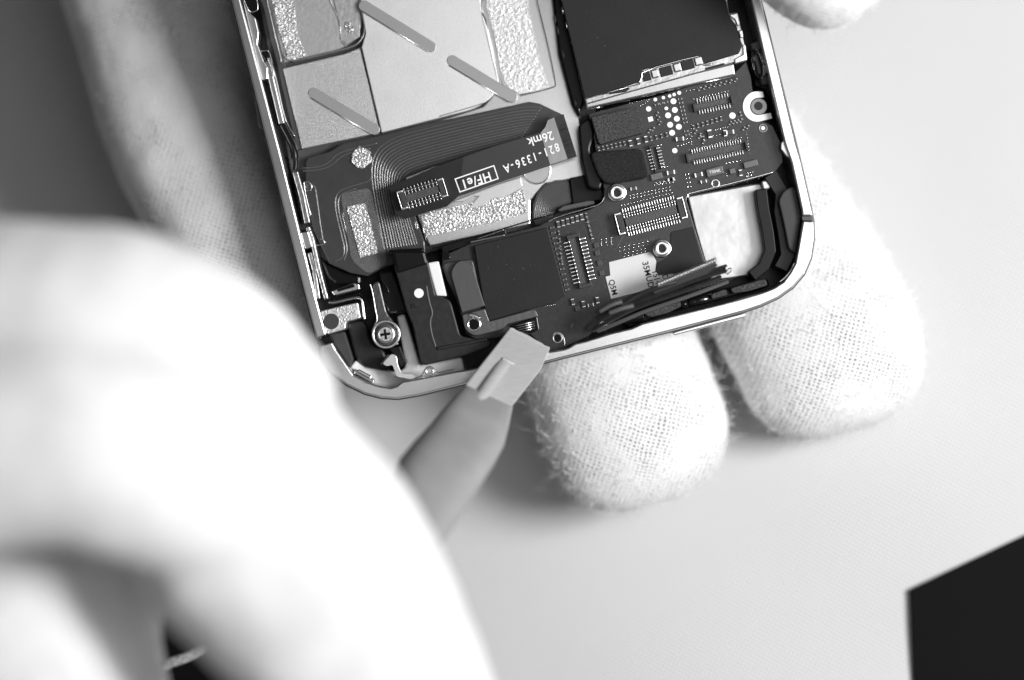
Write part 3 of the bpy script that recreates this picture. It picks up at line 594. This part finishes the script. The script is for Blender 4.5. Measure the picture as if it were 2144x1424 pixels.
# larger parts first
for q, a, s_ in (((972, 1038), 8, 'l'), ((905, 1288), 8, 'l'), ((1195, 1000), 100, 'l'), ((1345, 988), 10, 'l'), ((1310, 995), 100, 'm'), ((1425, 1290), 100, 'm'), ((1112, 1305), 14, 'l'), ((1150, 1355), 10, 'm'), ((905, 1340), 10, 'm')):
    p = Z5(q)[0]; cap(p[0], p[1], a, s_)
for q, a in (((850, 88), 10), ((845, 150), 10), ((520, 228), 10)): p = Z6(q)[0]; cap(p[0], p[1], a, 'm')
caprow(Z5, 370, 1112, 560, 1070, 7); caprow(Z5, 605, 1070, 720, 1040, 3, 104, 'm'); caprow(Z5, 760, 1035, 875, 1005, 4)
caprow(Z7, 1240, 215, 1450, 150, 6, 100, 'm')
caprow(Z7, 1185, 245, 1320, 800, 13, 10)
caprow(Z7, 1245, 290, 1275, 560, 5, 100)
caprow(Z7, 1490, 130, 1540, 330, 6, 100)
caprow(Z5, 805, 850, 825, 920, 3, 60); caprow(Z5, 745, 980, 775, 965, 2, 60); caprow(Z5, 800, 780, 870, 765, 3, 20)
caprow(Z5, 975, 740, 1015, 915, 7, 10); caprow(Z5, 1120, 665, 1390, 600, 8, 60)
caprow(Z5, 1075, 950, 1280, 885, 7, 100); caprow(Z5, 1090, 985, 1150, 1060, 3, 60); caprow(Z5, 1130, 1010, 1150, 1030, 2, 100)
caprow(Z5, 1350, 920, 1430, 900, 4, 60); caprow(Z5, 1450, 960, 1480, 950, 2, 60); caprow(Z5, 1425, 850, 1430, 870, 1)
caprow(Z5, 1020, 980, 1050, 1060, 4, 10); caprow(Z5, 970, 1085, 1010, 1075, 2, 10); caprow(Z5, 1330, 1215, 1410, 1200, 4, 20)
caprow(Z5, 1320, 1300, 1330, 1310, 1); caprow(Z5, 1480, 1300, 1500, 1296, 2); caprow(Z5, 870, 1245, 890, 1243, 1, 10)
caprow(Z5, 790, 1370, 930, 1350, 6, 60); caprow(Z5, 1025, 1300, 1040, 1390, 4, 10)
caprow(Z6, 980, 100, 1000, 210, 4, 10); caprow(Z6, 1500, 110, 1540, 95, 2, 60)
for q, a in (((1370, 910), 100), ((1465, 930), 100), ((1530, 938), 10), ((1590, 895), 100)): p = Z7(q)[0]; cap(p[0], p[1], a, 'm')
for q in ((1410, 970), (1580, 400), (1590, 470), (1610, 560), (1630, 650)):
    p = Z7(q)[0]; bprism('small_chip', rect(p[0], p[1], 10, 11), 0, .06, caps, .006)
for (x, y, w_, h_) in ((1235, 1278, 36, 17), (1502, 1222, 30, 14), (1365, 1275, 12, 12), (800, 1315, 25, 14)):
    p = Z5((x, y))[0]; o = bprism('chip', rect(p[0], p[1], w_, h_), 0, .12, mat('chip_top', .13, .3, .3, .1, 10), .015)
    if w_ == 36: mesh_text('chip_mark', 'YS04K', p[0], p[1], bz + .122, 10, 9, white_ink, o, ext=.001)
ch = Z5((1235, 1278))[0]
# bead grids
for r0 in range(2): beadrow(Z6, 490, 285 + r0 * 27, 830, 212 + r0 * 25, 12, 2.4)
beadrow(Z6, 415, 372, 850, 262, 17, 2.2)
for r0 in range(2): beadrow(Z6, 400, 735 + r0 * 30, 640, 680 + r0 * 28, 7, 2.3)
for r0 in range(2): beadrow(Z6, 440, 785 + r0 * 25, 620, 742 + r0 * 25, 6, 2.2)
for r0 in range(2): beadrow(Z6, 240, 665 + r0 * 35, 325, 650 + r0 * 35, 3, 2.3)
for r0 in range(2): beadrow(Z6, 245, 685 + r0 * 32, 330, 670 + r0 * 32, 3, 1.8)
beadrow(Z5, 1075, 740, 1330, 680, 12, 2.2); beadrow(Z5, 600, 770, 740, 740, 9, 1.5); beadrow(Z5, 680, 790, 730, 755, 4, 2.0)
beadrow(Z5, 740, 1100, 830, 1080, 5, 2.3); beadrow(Z5, 1020, 680, 1190, 640, 7, 1.8); beadrow(Z5, 1040, 1120, 1430, 1025, 20, 1.8)
beadrow(Z7, 1460, 150, 1550, 340, 9, 1.8); beadrow(Z7, 1120, 950, 1215, 930, 6, 1.5); beadrow(Z6, 700, 190, 800, 170, 5, 2.2); beadrow(Z6, 740, 8, 780, 20, 3, 2)
beadrow(Z5, 1055, 930, 1060, 1075, 6, 1.8); beadrow(Z5, 1235, 970, 1330, 945, 6, 2.2); beadrow(Z5, 1200, 1020, 1290, 1000, 5, 2.0); beadrow(Z5, 1470, 985, 1490, 1140, 8, 1.6)
bm = bmesh.new(); proto = bmesh.new(); bmesh.ops.create_uvsphere(proto, u_segments=8, v_segments=5, radius=1)
pv = [v.co.copy() for v in proto.verts]; pf = [[v.index for v in f.verts] for f in proto.faces]; proto.free()
for px, py, r_ in beads:
    c = P(px, py, bz); k = r_ * .01; vs_ = [bm.verts.new((c.x + v.x * k, c.y + v.y * k * 1.15, c.z + v.z * k * .9)) for v in pv]
    for f in pf: bm.faces.new([vs_[i] for i in f])
o = from_bm('solder_joint', bm, solder, lb, smooth=True); o['kind'] = 'stuff'
# fine printed circuit lines on the board
bm = bmesh.new()
for zf, a, b, n_ in ((Z6, (470, 690), (700, 640), 9), (Z6, (400, 700), (430, 640), 3), (Z5, (1340, 1050), (1400, 1000), 4), (Z5, (1000, 800), (1050, 800), 1), (Z7, (1560, 350), (1640, 560), 5)):
    for k in range(n_):
        t = k / max(1, n_ - 1); p = zf((a[0] + (b[0] - a[0]) * t, a[1] + (b[1] - a[1]) * t))[0]
        add_tube(bm, [P(p[0], p[1], bz), P(p[0] - 5, p[1] + 8, bz), P(p[0] - 12, p[1] + 11, bz)], .006, 5, .5)
for k in range(70):
    x, y = random.choice([(random.uniform(1270, 1420), random.uniform(350, 390)), (random.uniform(1390, 1600), random.uniform(200, 390)), (random.uniform(1160, 1280), random.uniform(455, 640))])
    a = R(14.5 + random.choice((0, 90, 45))); l_ = random.uniform(6, 18)
    add_tube(bm, [P(x, y, bz), P(x + math.cos(a) * l_, y - math.sin(a) * l_, bz)], .006, 5, .5)
o = from_bm('board_trace', bm, mat('trace_green', .1, .35, .2), lb); o['kind'] = 'stuff'

# label -------------------------------------------------------------
lab = bprism('label', ZB((392, 120), (745, 30), (765, 45), (800, 110), (790, 200), (830, 235), (948, 222), (955, 260), (830, 330), (410, 438), (362, 245), (403, 235)), 0, .02, paper, .003)
tz = bz + .021
mesh_text('label_text', 'Q5M', *ZB((425, 338))[0], tz, -76, 17, ink, lab, .95, .001, bold=.003)
mesh_text('label_text', '35MUD', *ZB((728, 228))[0], tz, -76, 18, ink, lab, .98, .001, bold=.003)
mesh_text('label_text', '1514', *ZB((800, 250))[0], tz, -76, 18, ink, lab, .85, .001, bold=.003)
mesh_text('label_text', 'D7', *ZB((880, 262))[0], tz, -76, 17, ink, lab, .9, .001, bold=.003)

# ribbon cable lying over the shield --------------------------------
rz = -.28
rib = [(1180, 239), (1208, 328), (1191, 333), (1152, 347), (947, 415), (936, 432), (846, 459), (828, 448), (816, 392), (832, 384), (905, 352), (1040, 305), (1133, 277), (1142, 265), (1147, 251), (1161, 245)]
bm = bmesh.new()
def add_sheet(bm, pts, zf, th, mi=0):
    tv = [bm.verts.new(P(x, y, zf(x, y))) for x, y in pts]; bv = [bm.verts.new(v.co - Vector((0, 0, th))) for v in tv]
    fs = [bm.faces.new(tv), bm.faces.new(bv[::-1])]; n = len(tv)
    for i in range(n): fs.append(bm.faces.new((tv[i], bv[i], bv[(i + 1) % n], tv[(i + 1) % n])))
    for f in fs: f.material_index = mi
def rzf(x, y): return rz - .0004 * max(0, x - 950)
top = [(816, 392), (832, 384), (905, 352), (970, 329), (1040, 305), (1090, 290), (1133, 277), (1142, 265), (1147, 251), (1161, 245), (1180, 239)]
bot = [(828, 448), (846, 459), (936, 432), (960, 411), (1000, 398), (1060, 377), (1110, 361), (1130, 354), (1152, 347), (1191, 333), (1208, 328)]
for i in range(10): add_sheet(bm, [top[i], top[i + 1], bot[i + 1], bot[i]], rzf, .04, 0)
bmesh.ops.remove_doubles(bm, verts=bm.verts, dist=.002)
rb = from_bm('ribbon_cable', bm, [mat('ribbon_black', .016, .38, 0, .05, 3, .15, 2, .3)], phone, smooth=False)
bm = bmesh.new(); add_sheet(bm, [(1132, 278.5), (1142, 266), (1147, 252), (1160, 246), (1188, 333), (1152, 345)], lambda x, y: rzf(x, y) + .006, .006)
from_bm('cable_end', bm, mat('ribbon_grey', .24, .3, .3, .3, 3, .15, 3, stretch=(1, .2, 1)), rb)
bm = bmesh.new(); add_sheet(bm, [(1162, 246), (1179, 240), (1206, 327), (1191, 332)], lambda x, y: rzf(x, y) + .008, .008)
stiff = from_bm('cable_stiffener', bm, mat('stiffener', .03, .35, .2), rb)
for k in range(17):
    t = k / 16 * .75 + .22; a = Vector((1163, 246)).lerp(Vector((1190, 332)), t); b = Vector((1179, 240)).lerp(Vector((1205, 327)), t)
    tube('stiffener_line', [tuple(a), tuple(b)], rzf(1185, 0) + .012, random.choice((.4, .7, 1)), black, stiff, 5, .5, 0)
def tx(s, px, py, ang, size, sx=1, bold=.004, sp=1.): mesh_text('cable_text', s, px, py, rzf(px, py) + .026, ang, size, white_ink, rb, sx, .001, sp, bold=bold)
tx('26mk', 1132, 290, 197, 26, .95, .004)
for i, chh in enumerate('821-1336-A'):
    t = i / 9.; tx(chh, 1166 - 105 * t - .0 * i, 308 + 44 * t - 6 * math.sin(t * 3.14) * 0, 198, 25, .78, .004)
tx('HF/e1', 997, 377, 197, 27, .92, .005, 1.08)
fr = [(953, 375), (1034, 347), (1043, 374), (963, 402)]
for a, b in zip(fr, fr[1:] + fr[:1]):
    bm = bmesh.new(); d = (Vector(b) - Vector(a)).normalized() * 1.2; n_ = Vector((-d.y, d.x))
    aa, bb = Vector(a) - d, Vector(b) + d
    add_sheet(bm, [tuple(aa + n_), tuple(bb + n_), tuple(bb - n_), tuple(aa - n_)], lambda x, y: rzf(x, y) + .014 + .0006 * fr.index(a), .003); from_bm('cable_text', bm, white_ink, rb)
conn('cable_connector', 884, 406, 92, 36, 17, 10, rz, .16, rb, double=True, plen=5)

# raised flex cables at the lower right ------------------------------
def strip(name, path, wd, m, ridges=0, th=.03, parent=phone):
    """ribbon on edge through (px,py,z) points, wd = height of the ribbon"""
    bm = bmesh.new(); c = sm([P(*p) for p in path], 2); N = len(c); L = []
    for i, p in enumerate(c):
        t = (c[min(i + 1, N - 1)] - c[max(i - 1, 0)]).normalized(); s = t.cross(Vector((0, .35, 1))).normalized(); u = s.cross(t).normalized()
        L.append([bm.verts.new(p + s * th * a + u * wd * b) for a, b in ((-1, -1), (1, -1), (1, 1), (-1, 1))])
    for a, b in zip(L, L[1:]):
        for j in range(4): bm.faces.new((a[j], b[j], b[(j + 1) % 4], a[(j + 1) % 4]))
    bm.faces.new(L[0]); bm.faces.new(L[-1][::-1]); return from_bm(name, bm, m, parent, bevel=.01)
flexg = mat('bent_flex', .02, .3, .1, .15, 5, .2, 6)
fb = strip('bent_flex', [(1232, 690, .2), (1262, 657, .3), (1330, 630, .4), (1400, 603, .45), (1520, 564, .4)], .05, flexg, th=.06)
strip('flex_layer', [(1240, 692, .2), (1275, 672, .35), (1340, 640, .3), (1420, 614, .3), (1510, 580, .2)], .045, flexg, th=.04, parent=fb)
strip('flex_layer', [(1250, 694, .0), (1290, 678, .1), (1350, 652, .1), (1440, 622, .1), (1525, 590, .0)], .04, mat('bent_flex_light', .11, .3, .3), th=.035, parent=fb)
tube('flex_layer', [(1300, 640, .6), (1345, 612, .6), (1390, 598, .6), (1415, 590, .55)], .6, 5, flexg, fb, 8, .5)
tube('flex_roll', [(1256, 652, .6), (1280, 638, .68), (1302, 632, .65)], .6, 4.5, mat('flex_roll', .12, .3, .2), fb, 10)
tube('flex_roll', [(1276, 655, .6), (1300, 646, .66), (1326, 640, .62)], .6, 4.5, mat('flex_roll', .12), fb, 10)
bm = bmesh.new()
for k in range(22):
    t = k / 21; p = P(1378 + (1494 - 1378) * t, 599 + (550 - 599) * t, .62); add_tube(bm, [p, p + Vector((.015, .05, .02)), p + Vector((.03, .085, -.02))], [.042, .042, .03], 8)
o = from_bm('flex_pins', bm, mat('pin_grey', .4, .3, .9), fb, smooth=True)
prism('flex_header', [(1365, 608), (1497, 548), (1503, 556), (1480, 575), (1370, 617)], .3, .5, mat('header', .03, .35), fb, .02)
prism('flex_tip', [(1480, 566), (1520, 553), (1524, 557), (1490, 580)], .1, .42, flexg, fb, .01)
tube('loose_clip', ZB((1400, 220), (1420, 175), (1450, 170), (1445, 200), (1410, 225)), .1, 1.4, edge_steel, phone, 8)
hl = ph('marked_flex', pts=ZB((1060, 370), (1130, 320), (1400, 255), (1460, 265), (1430, 300), (1300, 330), (1100, 395)), z0=-.6, z1=-.2, m=black, bevel=.02)
mesh_text('faint_text', 'HF/e1', *ZB((1250, 315))[0], -.195, 194, 17, mat('faint_ink', .12, .4), hl, 1.2, .001)
for a, b in (((1075, 375), (1400, 265)), ((1090, 392), (1415, 292)), ((1075, 375), (1090, 392)), ((1400, 265), (1415, 292))): tube('faint_text', ZB(a, b), -.195, .6, mat('faint_ink', .12), hl, 5, .5, 0)

# dust and lint on the black covers
bm = bmesh.new(); rd = random.Random(11)
for k in range(46):
    if k % 2: x = rd.uniform(1215, 1540); y = rd.uniform(5, 150); z = -.098
    else: x = rd.uniform(1015, 1150); y = rd.uniform(515, 640); z = bz + .142
    if k % 2 and y > 190 - (x - 1215) * .27 - 45: continue
    a = rd.uniform(0, 6.28); l_ = rd.choice((.8, 1, 1.2, 4)); p = P(x, y, z); d = Vector((math.cos(a), math.sin(a), 0)) * l_ * .01
    add_tube(bm, [p - d * .5, p + d * .5 + Vector((0, 0, .004))], .0032, 5, .8)
o = from_bm('dust', bm, mat('lint', .16, .8), phone); o['kind'] = 'stuff'
# ================================================================== GLOVES
def knit_material(name, ang, p, q, hole, base=.83):
    m = bpy.data.materials.new(name); m.use_nodes = True; n, l = nodes(m); b = n['Principled BSDF']
    b.inputs['Roughness'].default_value = .9; b.inputs['Specular IOR Level'].default_value = .15; b.inputs['Sheen Weight'].default_value = .25
    def M(op, a, c=None, d=None):
        x = n.new('ShaderNodeMath'); x.operation = op
        for i, v in enumerate((a, c, d)):
            if v is None: continue
            if isinstance(v, (int, float)): x.inputs[i].default_value = v
            else: l.new(v, x.inputs[i])
        return x.outputs[0]
    g = n.new('ShaderNodeNewGeometry')
    def noise(s, d=3):
        t = n.new('ShaderNodeTexNoise'); t.inputs['Scale'].default_value = s; t.inputs['Detail'].default_value = d; l.new(g.outputs['Position'], t.inputs['Vector']); return t
    nz = noise(1.1, 4); nz2 = noise(9, 3)
    sep = n.new('ShaderNodeSeparateXYZ'); l.new(g.outputs['Position'], sep.inputs[0])
    sc_ = n.new('ShaderNodeSeparateColor'); l.new(nz.outputs['Color'], sc_.inputs[0]); sd = n.new('ShaderNodeSeparateColor'); l.new(nz2.outputs['Color'], sd.inputs[0])
    c, s = math.cos(R(ang)), math.sin(R(ang))
    x = M('ADD', M('ADD', sep.outputs[0], M('MULTIPLY', sc_.outputs[0], .16)), M('MULTIPLY', sd.outputs[0], .05))
    y = M('ADD', M('ADD', sep.outputs[1], M('MULTIPLY', sc_.outputs[1], .16)), M('MULTIPLY', sd.outputs[1], .05))
    # depth is added so the rows keep their spacing where the glove turns away
    y = M('ADD', y, M('MULTIPLY', sep.outputs[2], .35))
    u = M('ADD', M('MULTIPLY', x, c), M('MULTIPLY', y, s)); v = M('ADD', M('MULTIPLY', x, -s), M('MULTIPLY', y, c))
    f = M('MULTIPLY', M('COSINE', M('MULTIPLY', u, math.pi / p)), M('COSINE', M('MULTIPLY', v, math.pi / q)))
    f = M('ABSOLUTE', f); nq = noise(13, 3); f = M('ADD', f, M('MULTIPLY_ADD', nq.outputs['Fac'], 1.1, -.6))
    h = n.new('ShaderNodeMapRange'); h.interpolation_type = 'SMOOTHSTEP'; h.inputs[1].default_value = .45; h.inputs[2].default_value = 1.0; l.new(f, h.inputs[0])
    vis = n.new('ShaderNodeMapRange'); vis.interpolation_type = 'SMOOTHSTEP'; vis.inputs[1].default_value = .38; vis.inputs[2].default_value = .64
    nv = noise(.75, 5); l.new(nv.outputs['Fac'], vis.inputs[0])
    lo = n.new('ShaderNodeMapRange'); lo.inputs[3].default_value = .12; l.new(vis.outputs[0], lo.inputs[0])
    hm = M('MULTIPLY', h.outputs[0], lo.outputs[0])
    colv = M('MULTIPLY_ADD', hm, -(base - base * hole), base)
    cb = n.new('ShaderNodeCombineColor'); [l.new(colv, cb.inputs[i]) for i in range(3)]; l.new(cb.outputs[0], b.inputs['Base Color'])
    nf = noise(26, 3)
    hh = M('ADD', M('MULTIPLY', hm, -1), M('MULTIPLY', nf.outputs['Fac'], .9))
    bp = n.new('ShaderNodeBump'); bp.inputs['Strength'].default_value = .6; bp.inputs['Distance'].default_value = .035
    l.new(hh, bp.inputs['Height']); l.new(bp.outputs[0], b.inputs['Normal']); return m
def add_loft(bm, pts, n=28, flip=False):
    """pts: (pos, half-width, half-thickness); rounded ends, cross-section a soft superellipse"""
    P3 = [Vector(p[0]) for p in pts]; A = [p[1] for p in pts]; B = [p[2] for p in pts]
    for _ in range(2):
        def ch(L, f): 
            o = [L[0]]
            for a, b in zip(L, L[1:]): o += [f(a, b, .25), f(a, b, .75)]
            return o + [L[-1]]
        f = lambda a, b, t: a * (1 - t) + b * t
        P3, A, B = ch(P3, f), ch(A, f), ch(B, f)
    st = [(p, a, b) for p, a, b in zip(P3, A, B)]
    def cap_(end, nb, sgn):
        p, a, b = end; t = (p - nb[0]).normalized(); o = []
        for k in range(1, 8):
            th = k / 8 * math.pi / 2; o.append((p + t * a * .8 * math.sin(th), a * math.cos(th) ** .75 + .01, b * math.cos(th) ** .75 + .01))
        return o
    st = cap_(st[0], st[1], -1)[::-1] + st + cap_(st[-1], st[-2], 1)
    rings = []; N = len(st)
    for i, (p, a, b) in enumerate(st):
        t = (st[min(i + 1, N - 1)][0] - st[max(i - 1, 0)][0]).normalized(); s = t.cross(Vector((0, 0, 1))); s = s.normalized() if s.length > .05 else Vector((1, 0, 0)); u = s.cross(t).normalized()
        rg = []
        for k in range(n):
            th = 2 * math.pi * k / n; c_, s_ = math.cos(th), math.sin(th)
            rg.append(bm.verts.new(p + s * a * math.copysign(abs(c_) ** .88, c_) + u * b * math.copysign(abs(s_) ** .88, s_)))
        rings.append(rg)
    for a, b in zip(rings, rings[1:]):
        for k in range(n): bm.faces.new((a[k], a[(k + 1) % n], b[(k + 1) % n], b[k]))
    bm.faces.new(rings[0]); bm.faces.new(rings[-1][::-1])
def glove(name, lofts, m, parent, voxel=.12, smooth_it=8):
    bm = bmesh.new()
    for lf in lofts: add_loft(bm, lf)
    bmesh.ops.recalc_face_normals(bm, faces=bm.faces)
    me = bpy.data.meshes.new(name); bm.to_mesh(me); bm.free()
    t = bpy.data.objects.new('tmp', me); COL.objects.link(t)
    r_ = t.modifiers.new('r', 'REMESH'); r_.mode = 'VOXEL'; r_.voxel_size = voxel; r_.use_smooth_shade = True
    s_ = t.modifiers.new('s', 'SMOOTH'); s_.factor = .6; s_.iterations = smooth_it
    tx_ = bpy.data.textures.new(name + '_wrinkle', 'CLOUDS'); tx_.noise_scale = 2.2 if voxel < .12 else 3.2
    dsp = t.modifiers.new('d', 'DISPLACE'); dsp.texture = tx_; dsp.strength = .22 if voxel < .12 else .34; dsp.mid_level = .5
    ev = t.evaluated_get(bpy.context.evaluated_depsgraph_get()); fin = bpy.data.meshes.new_from_object(ev)
    bpy.data.objects.remove(t); fin.name = name; fin.materials.clear(); fin.materials.append(m)
    c = sum((v.co for v in fin.vertices), Vector()) / len(fin.vertices); fin.transform(Matrix.Translation(-c))
    o = bpy.data.objects.new(name, fin); link(o, parent, c); fin.polygons.foreach_set('use_smooth', [True] * len(fin.polygons)); return o, c
def fuzz(o, c, parent, count, keep, seed, ln=(.08, .35), rad=.0045):
    rg = random.Random(seed); me = o.data; idx = [v.index for v in me.vertices if keep(v.co + c, v.normal)]
    bm = bmesh.new()
    for _ in range(count):
        v = me.vertices[rg.choice(idx)]; p = v.co + c - v.normal * .02; n_ = v.normal.copy()
        t = Vector((rg.uniform(-1, 1), rg.uniform(-1, 1), rg.uniform(-1, 1))); d = (n_ * .3 + t * .95).normalized(); L = rg.uniform(*ln) * rg.choice((.5, .7, 1, 1)); pts = [p]
        for k in range(5):
            d = (d + Vector((rg.uniform(-1, 1), rg.uniform(-1, 1), rg.uniform(-1, 1))) * .8).normalized(); pts.append(pts[-1] + d * L / 5)
        add_tube(bm, pts, [rad, rad, rad, rad * .9, rad * .8, rad * .5], 3, 1, 0, False)
    f = from_bm('glove_fuzz', bm, mat('cotton_fibre', .9, .8, spec=.2), parent); f['kind'] = 'stuff'; return f
kn = knit_material('knit_cotton', -16, .1, .08, .2)
# the hand under the phone: palm, side of the hand at the left, two fingers below, thumb over the far edge
lh = thing('gloved_hand', 'hand in white knitted cotton glove holding the opened phone from underneath', 'gloved hand', P(1000, 300, -5))
V = lambda x, y, z: P(x, y, z)
lofts = [
    [(V(700, -250, -4.2), 3.0, 1.3), (V(900, 100, -3.6), 3.2, 1.4), (V(1150, 420, -3.3), 3.0, 1.3)],
    [(V(240, -260, -5.0), 1.8, 1.9), (V(320, 60, -4.5), 1.8, 1.9), (V(405, 320, -3.7), 1.8, 1.8), (V(515, 550, -3.1), 1.6, 1.6), (V(655, 700, -3.15), 1.3, 1.3), (V(850, 640, -3.2), 1.3, 1.2)],
    [(V(1050, 200, -3.4), 1.9, 1.3), (V(1200, 560, -3.2), 1.9, 1.3), (V(1262, 720, -2.85), 1.95, 1.35), (V(1305, 830, -2.6), 2.05, 1.4), (V(1335, 905, -2.5), 2.0, 1.35)],
    [(V(1250, 50, -3.6), 1.9, 1.3), (V(1510, 350, -3.3), 2.0, 1.35), (V(1650, 570, -2.9), 2.05, 1.35), (V(1712, 680, -2.6), 2.15, 1.45), (V(1738, 758, -2.5), 2.05, 1.4)],
    [(V(1698, -75, 1.35), 1.45, 1.15), (V(1800, -220, 1.2), 1.6, 1.3), (V(1850, -420, -1), 1.8, 1.6), (V(1500, -520, -3.6), 2.2, 1.6), (V(900, -300, -4.4), 2.5, 1.5)],
]
lg, lc = glove('glove', lofts, kn, lh, .1, 10)
vis = lambda p, n_: (p.z > -6 and n_.z > -.35 and -11 < p.x < 9.5 and -5 < p.y < 8.5)
fuzz(lg, lc, lh, 9000, lambda p, n_: vis(p, n_) and p.x > 0 and (p.y < 0.6 or p.y > 5.5 or p.x > 6), 3)
fuzz(lg, lc, lh, 1500, lambda p, n_: vis(p, n_) and p.x < 0, 4, (.05, .2))
fuzz(lg, lc, lh, 520, lambda p, n_: vis(p, n_) and p.x > 0 and abs(n_.z) < .5, 5, (.4, .8), .003)
# the hand in the foreground that holds the tool
rh = thing('gloved_hand', 'large out of focus hand in white cotton glove gripping the grey pry tool', 'gloved hand', P(300, 1100, 5))
lofts = [
    [(V(-350, 740, 7.6), 2.3, 2.1), (V(120, 680, 8.7), 2.0, 2.0), (V(370, 740, 8.0), 2.0, 1.9), (V(520, 860, 6.5), 1.7, 1.6)],
    [(V(-300, 960, 9), 2.0, 2.0), (V(100, 900, 9.6), 2.0, 1.9), (V(330, 960, 9.2), 2.0, 1.8), (V(560, 1030, 7.5), 2.0, 1.8)],
    [(V(420, 930, 7.2), 2.1, 1.9), (V(620, 1090, 7.2), 1.7, 1.8), (V(725, 1270, 7.4), 1.9, 1.9), (V(760, 1480, 7.5), 2.2, 2.0), (V(700, 1800, 7), 2.6, 2.0)],
    [(V(360, 745, 7.6), 1.9, 1.8), (V(475, 872, 7.5), 1.75, 1.75), (V(597, 1025, 7.4), 1.75, 1.75), (V(722, 1190, 7.4), 1.75, 1.75), (V(810, 1365, 7.4), 1.75, 1.75), (V(850, 1560, 7.4), 1.8, 1.8)],
    [(V(480, 1160, 8), 1.7, 1.6), (V(640, 1300, 8), 1.8, 1.6)],
    [(V(-330, 1060, 6.2), 1.7, 1.4), (V(-80, 1200, 6.6), 1.9, 1.5), (V(42, 1410, 6.6), 1.9, 1.5), (V(150, 1650, 6.4), 1.9, 1.6)],
    [(V(-60, 1080, 6.0), 1.9, 1.1), (V(140, 1160, 6.1), 1.7, 1.1), (V(225, 1370, 5.4), 1.15, .9), (V(270, 1620, 5.2), 1.15, 1.0)],
    [(V(240, 1020, 6.0), 1.6, 1.0), (V(330, 1180, 5.2), 1.1, .8)],
    [(V(500, 1900, 5), 3, 1.8), (V(800, 1950, 6), 3.5, 2)],
]
kn2 = knit_material('knit_cotton_near', 20, .12, .09, .55, .84)
rg_, rc = glove('glove', lofts, kn2, rh, .14, 10)

# ================================================================== PRY TOOL
tool = thing('pry_tool', 'flat grey plastic pry tool prising at the bottom edge of the phone', 'pry tool', P(1110, 715, -.2))
def solid(name, secs, m, parent, bevel=.04, smooth=False, mid=None):
    """secs: list of (left px, right px, z left, z right, thickness): quads lofted along the tool"""
    bm = bmesh.new(); L = []
    for (l_, r_, zl, zr, th) in secs:
        a, b = P(*l_, zl), P(*r_, zr)
        L.append([bm.verts.new(a), bm.verts.new(b), bm.verts.new(b - Vector((0, 0, th))), bm.verts.new(a - Vector((0, 0, th)))])
    for a, b in zip(L, L[1:]):
        for j in range(4): bm.faces.new((a[j], b[j], b[(j + 1) % 4], a[(j + 1) % 4]))
    bm.faces.new(L[0]); bm.faces.new(L[-1][::-1]); return from_bm(name, bm, m, parent, bevel=bevel, seg=3, angle=20)
solid('blade', [((1069, 685), (1152, 729), .02, .02, .12), ((1030, 735), (1132, 775), .45, .42, .22), ((974, 806), (1071, 852), 1.05, 1.0, .45)], spudb, tool, .03)
# worn jagged edge of the blade
bm = bmesh.new(); jp = [(1066, 690)] + [(1069 + 83 * k / 14 + random.uniform(-1, 1), 684 + 44 * k / 14 + random.uniform(-2, 2)) for k in range(15)] + [(1148, 736)]
top = [bm.verts.new(P(x, y, .03 + (.02 if 0 < i < 16 else .03))) for i, (x, y) in enumerate(jp)]; b_ = [bm.verts.new(v.co - Vector((0, 0, .1))) for v in top]
bm.faces.new(top); bm.faces.new(b_[::-1])
for i in range(len(top)): bm.faces.new((top[i], b_[i], b_[(i + 1) % len(top)], top[(i + 1) % len(top)]))
from_bm('worn_edge', bm, spudb, tool, bevel=.01)
tube('blade_rib', [(1060, 756, .36), (1054, 765, .52), (1040, 785, .74), (1015, 822, 1.07), (1000, 843, 1.24)], 1, 14, spudb, tool, 16, .8)
for a, b in (((1062, 700, .12), (1138, 742, .12)), ((1058, 712, .21), (1135, 752, .21))):
    tube('blade_ridge', [a, b], 0, .7, spudb, tool, 6, .25, 0)
tube('rib_point', [(1052, 752, .52), (1064, 758, .5), (1078, 765, .45)], .5, 5, spudb, tool, 10, .7)
bm = bmesh.new()
secs = [((974, 806), (1074, 852), 1.22, 1.05, .55), ((935, 848), (1066, 893), 1.8, 1.6, .95), ((897, 893), (1055, 937), 2.4, 2.2, 1.3), ((862, 930), (1035, 975), 3.0, 2.8, 1.55), ((832, 966), (1010, 1015), 3.5, 3.3, 1.75), ((806, 1060), (962, 1090), 4.4, 4.1, 1.9), ((790, 1140), (915, 1160), 5.2, 4.8, 2.0), ((680, 1260), (850, 1280), 7.0, 6.5, 2.0)]
L = []
for (l_, r_, zl, zr, th) in secs:
    a, b = P(*l_, zl), P(*r_, zr); c = (a + b) / 2 + Vector((0, 0, -th / 2)); sd_ = (b - a) / 2; n_ = 32; rg = []
    for k in range(n_):
        t = 2 * math.pi * k / n_; c_, s_ = math.cos(t), math.sin(t)
        rg.append(bm.verts.new(c + sd_ * math.copysign(abs(c_) ** .7, c_) + Vector((0, 0, th / 2)) * math.copysign(abs(s_) ** .85, s_)))
    L.append(rg)
for a, b in zip(L, L[1:]):
    for k in range(32): bm.faces.new((a[k], a[(k + 1) % 32], b[(k + 1) % 32], b[k]))
bm.faces.new(L[0]); bm.faces.new(L[-1][::-1])
h_ = from_bm('handle', bm, spud, tool, smooth=True); e = h_.modifiers.new('b', 'BEVEL'); e.width = .03; e.limit_method = 'ANGLE'; e.angle_limit = R(50)
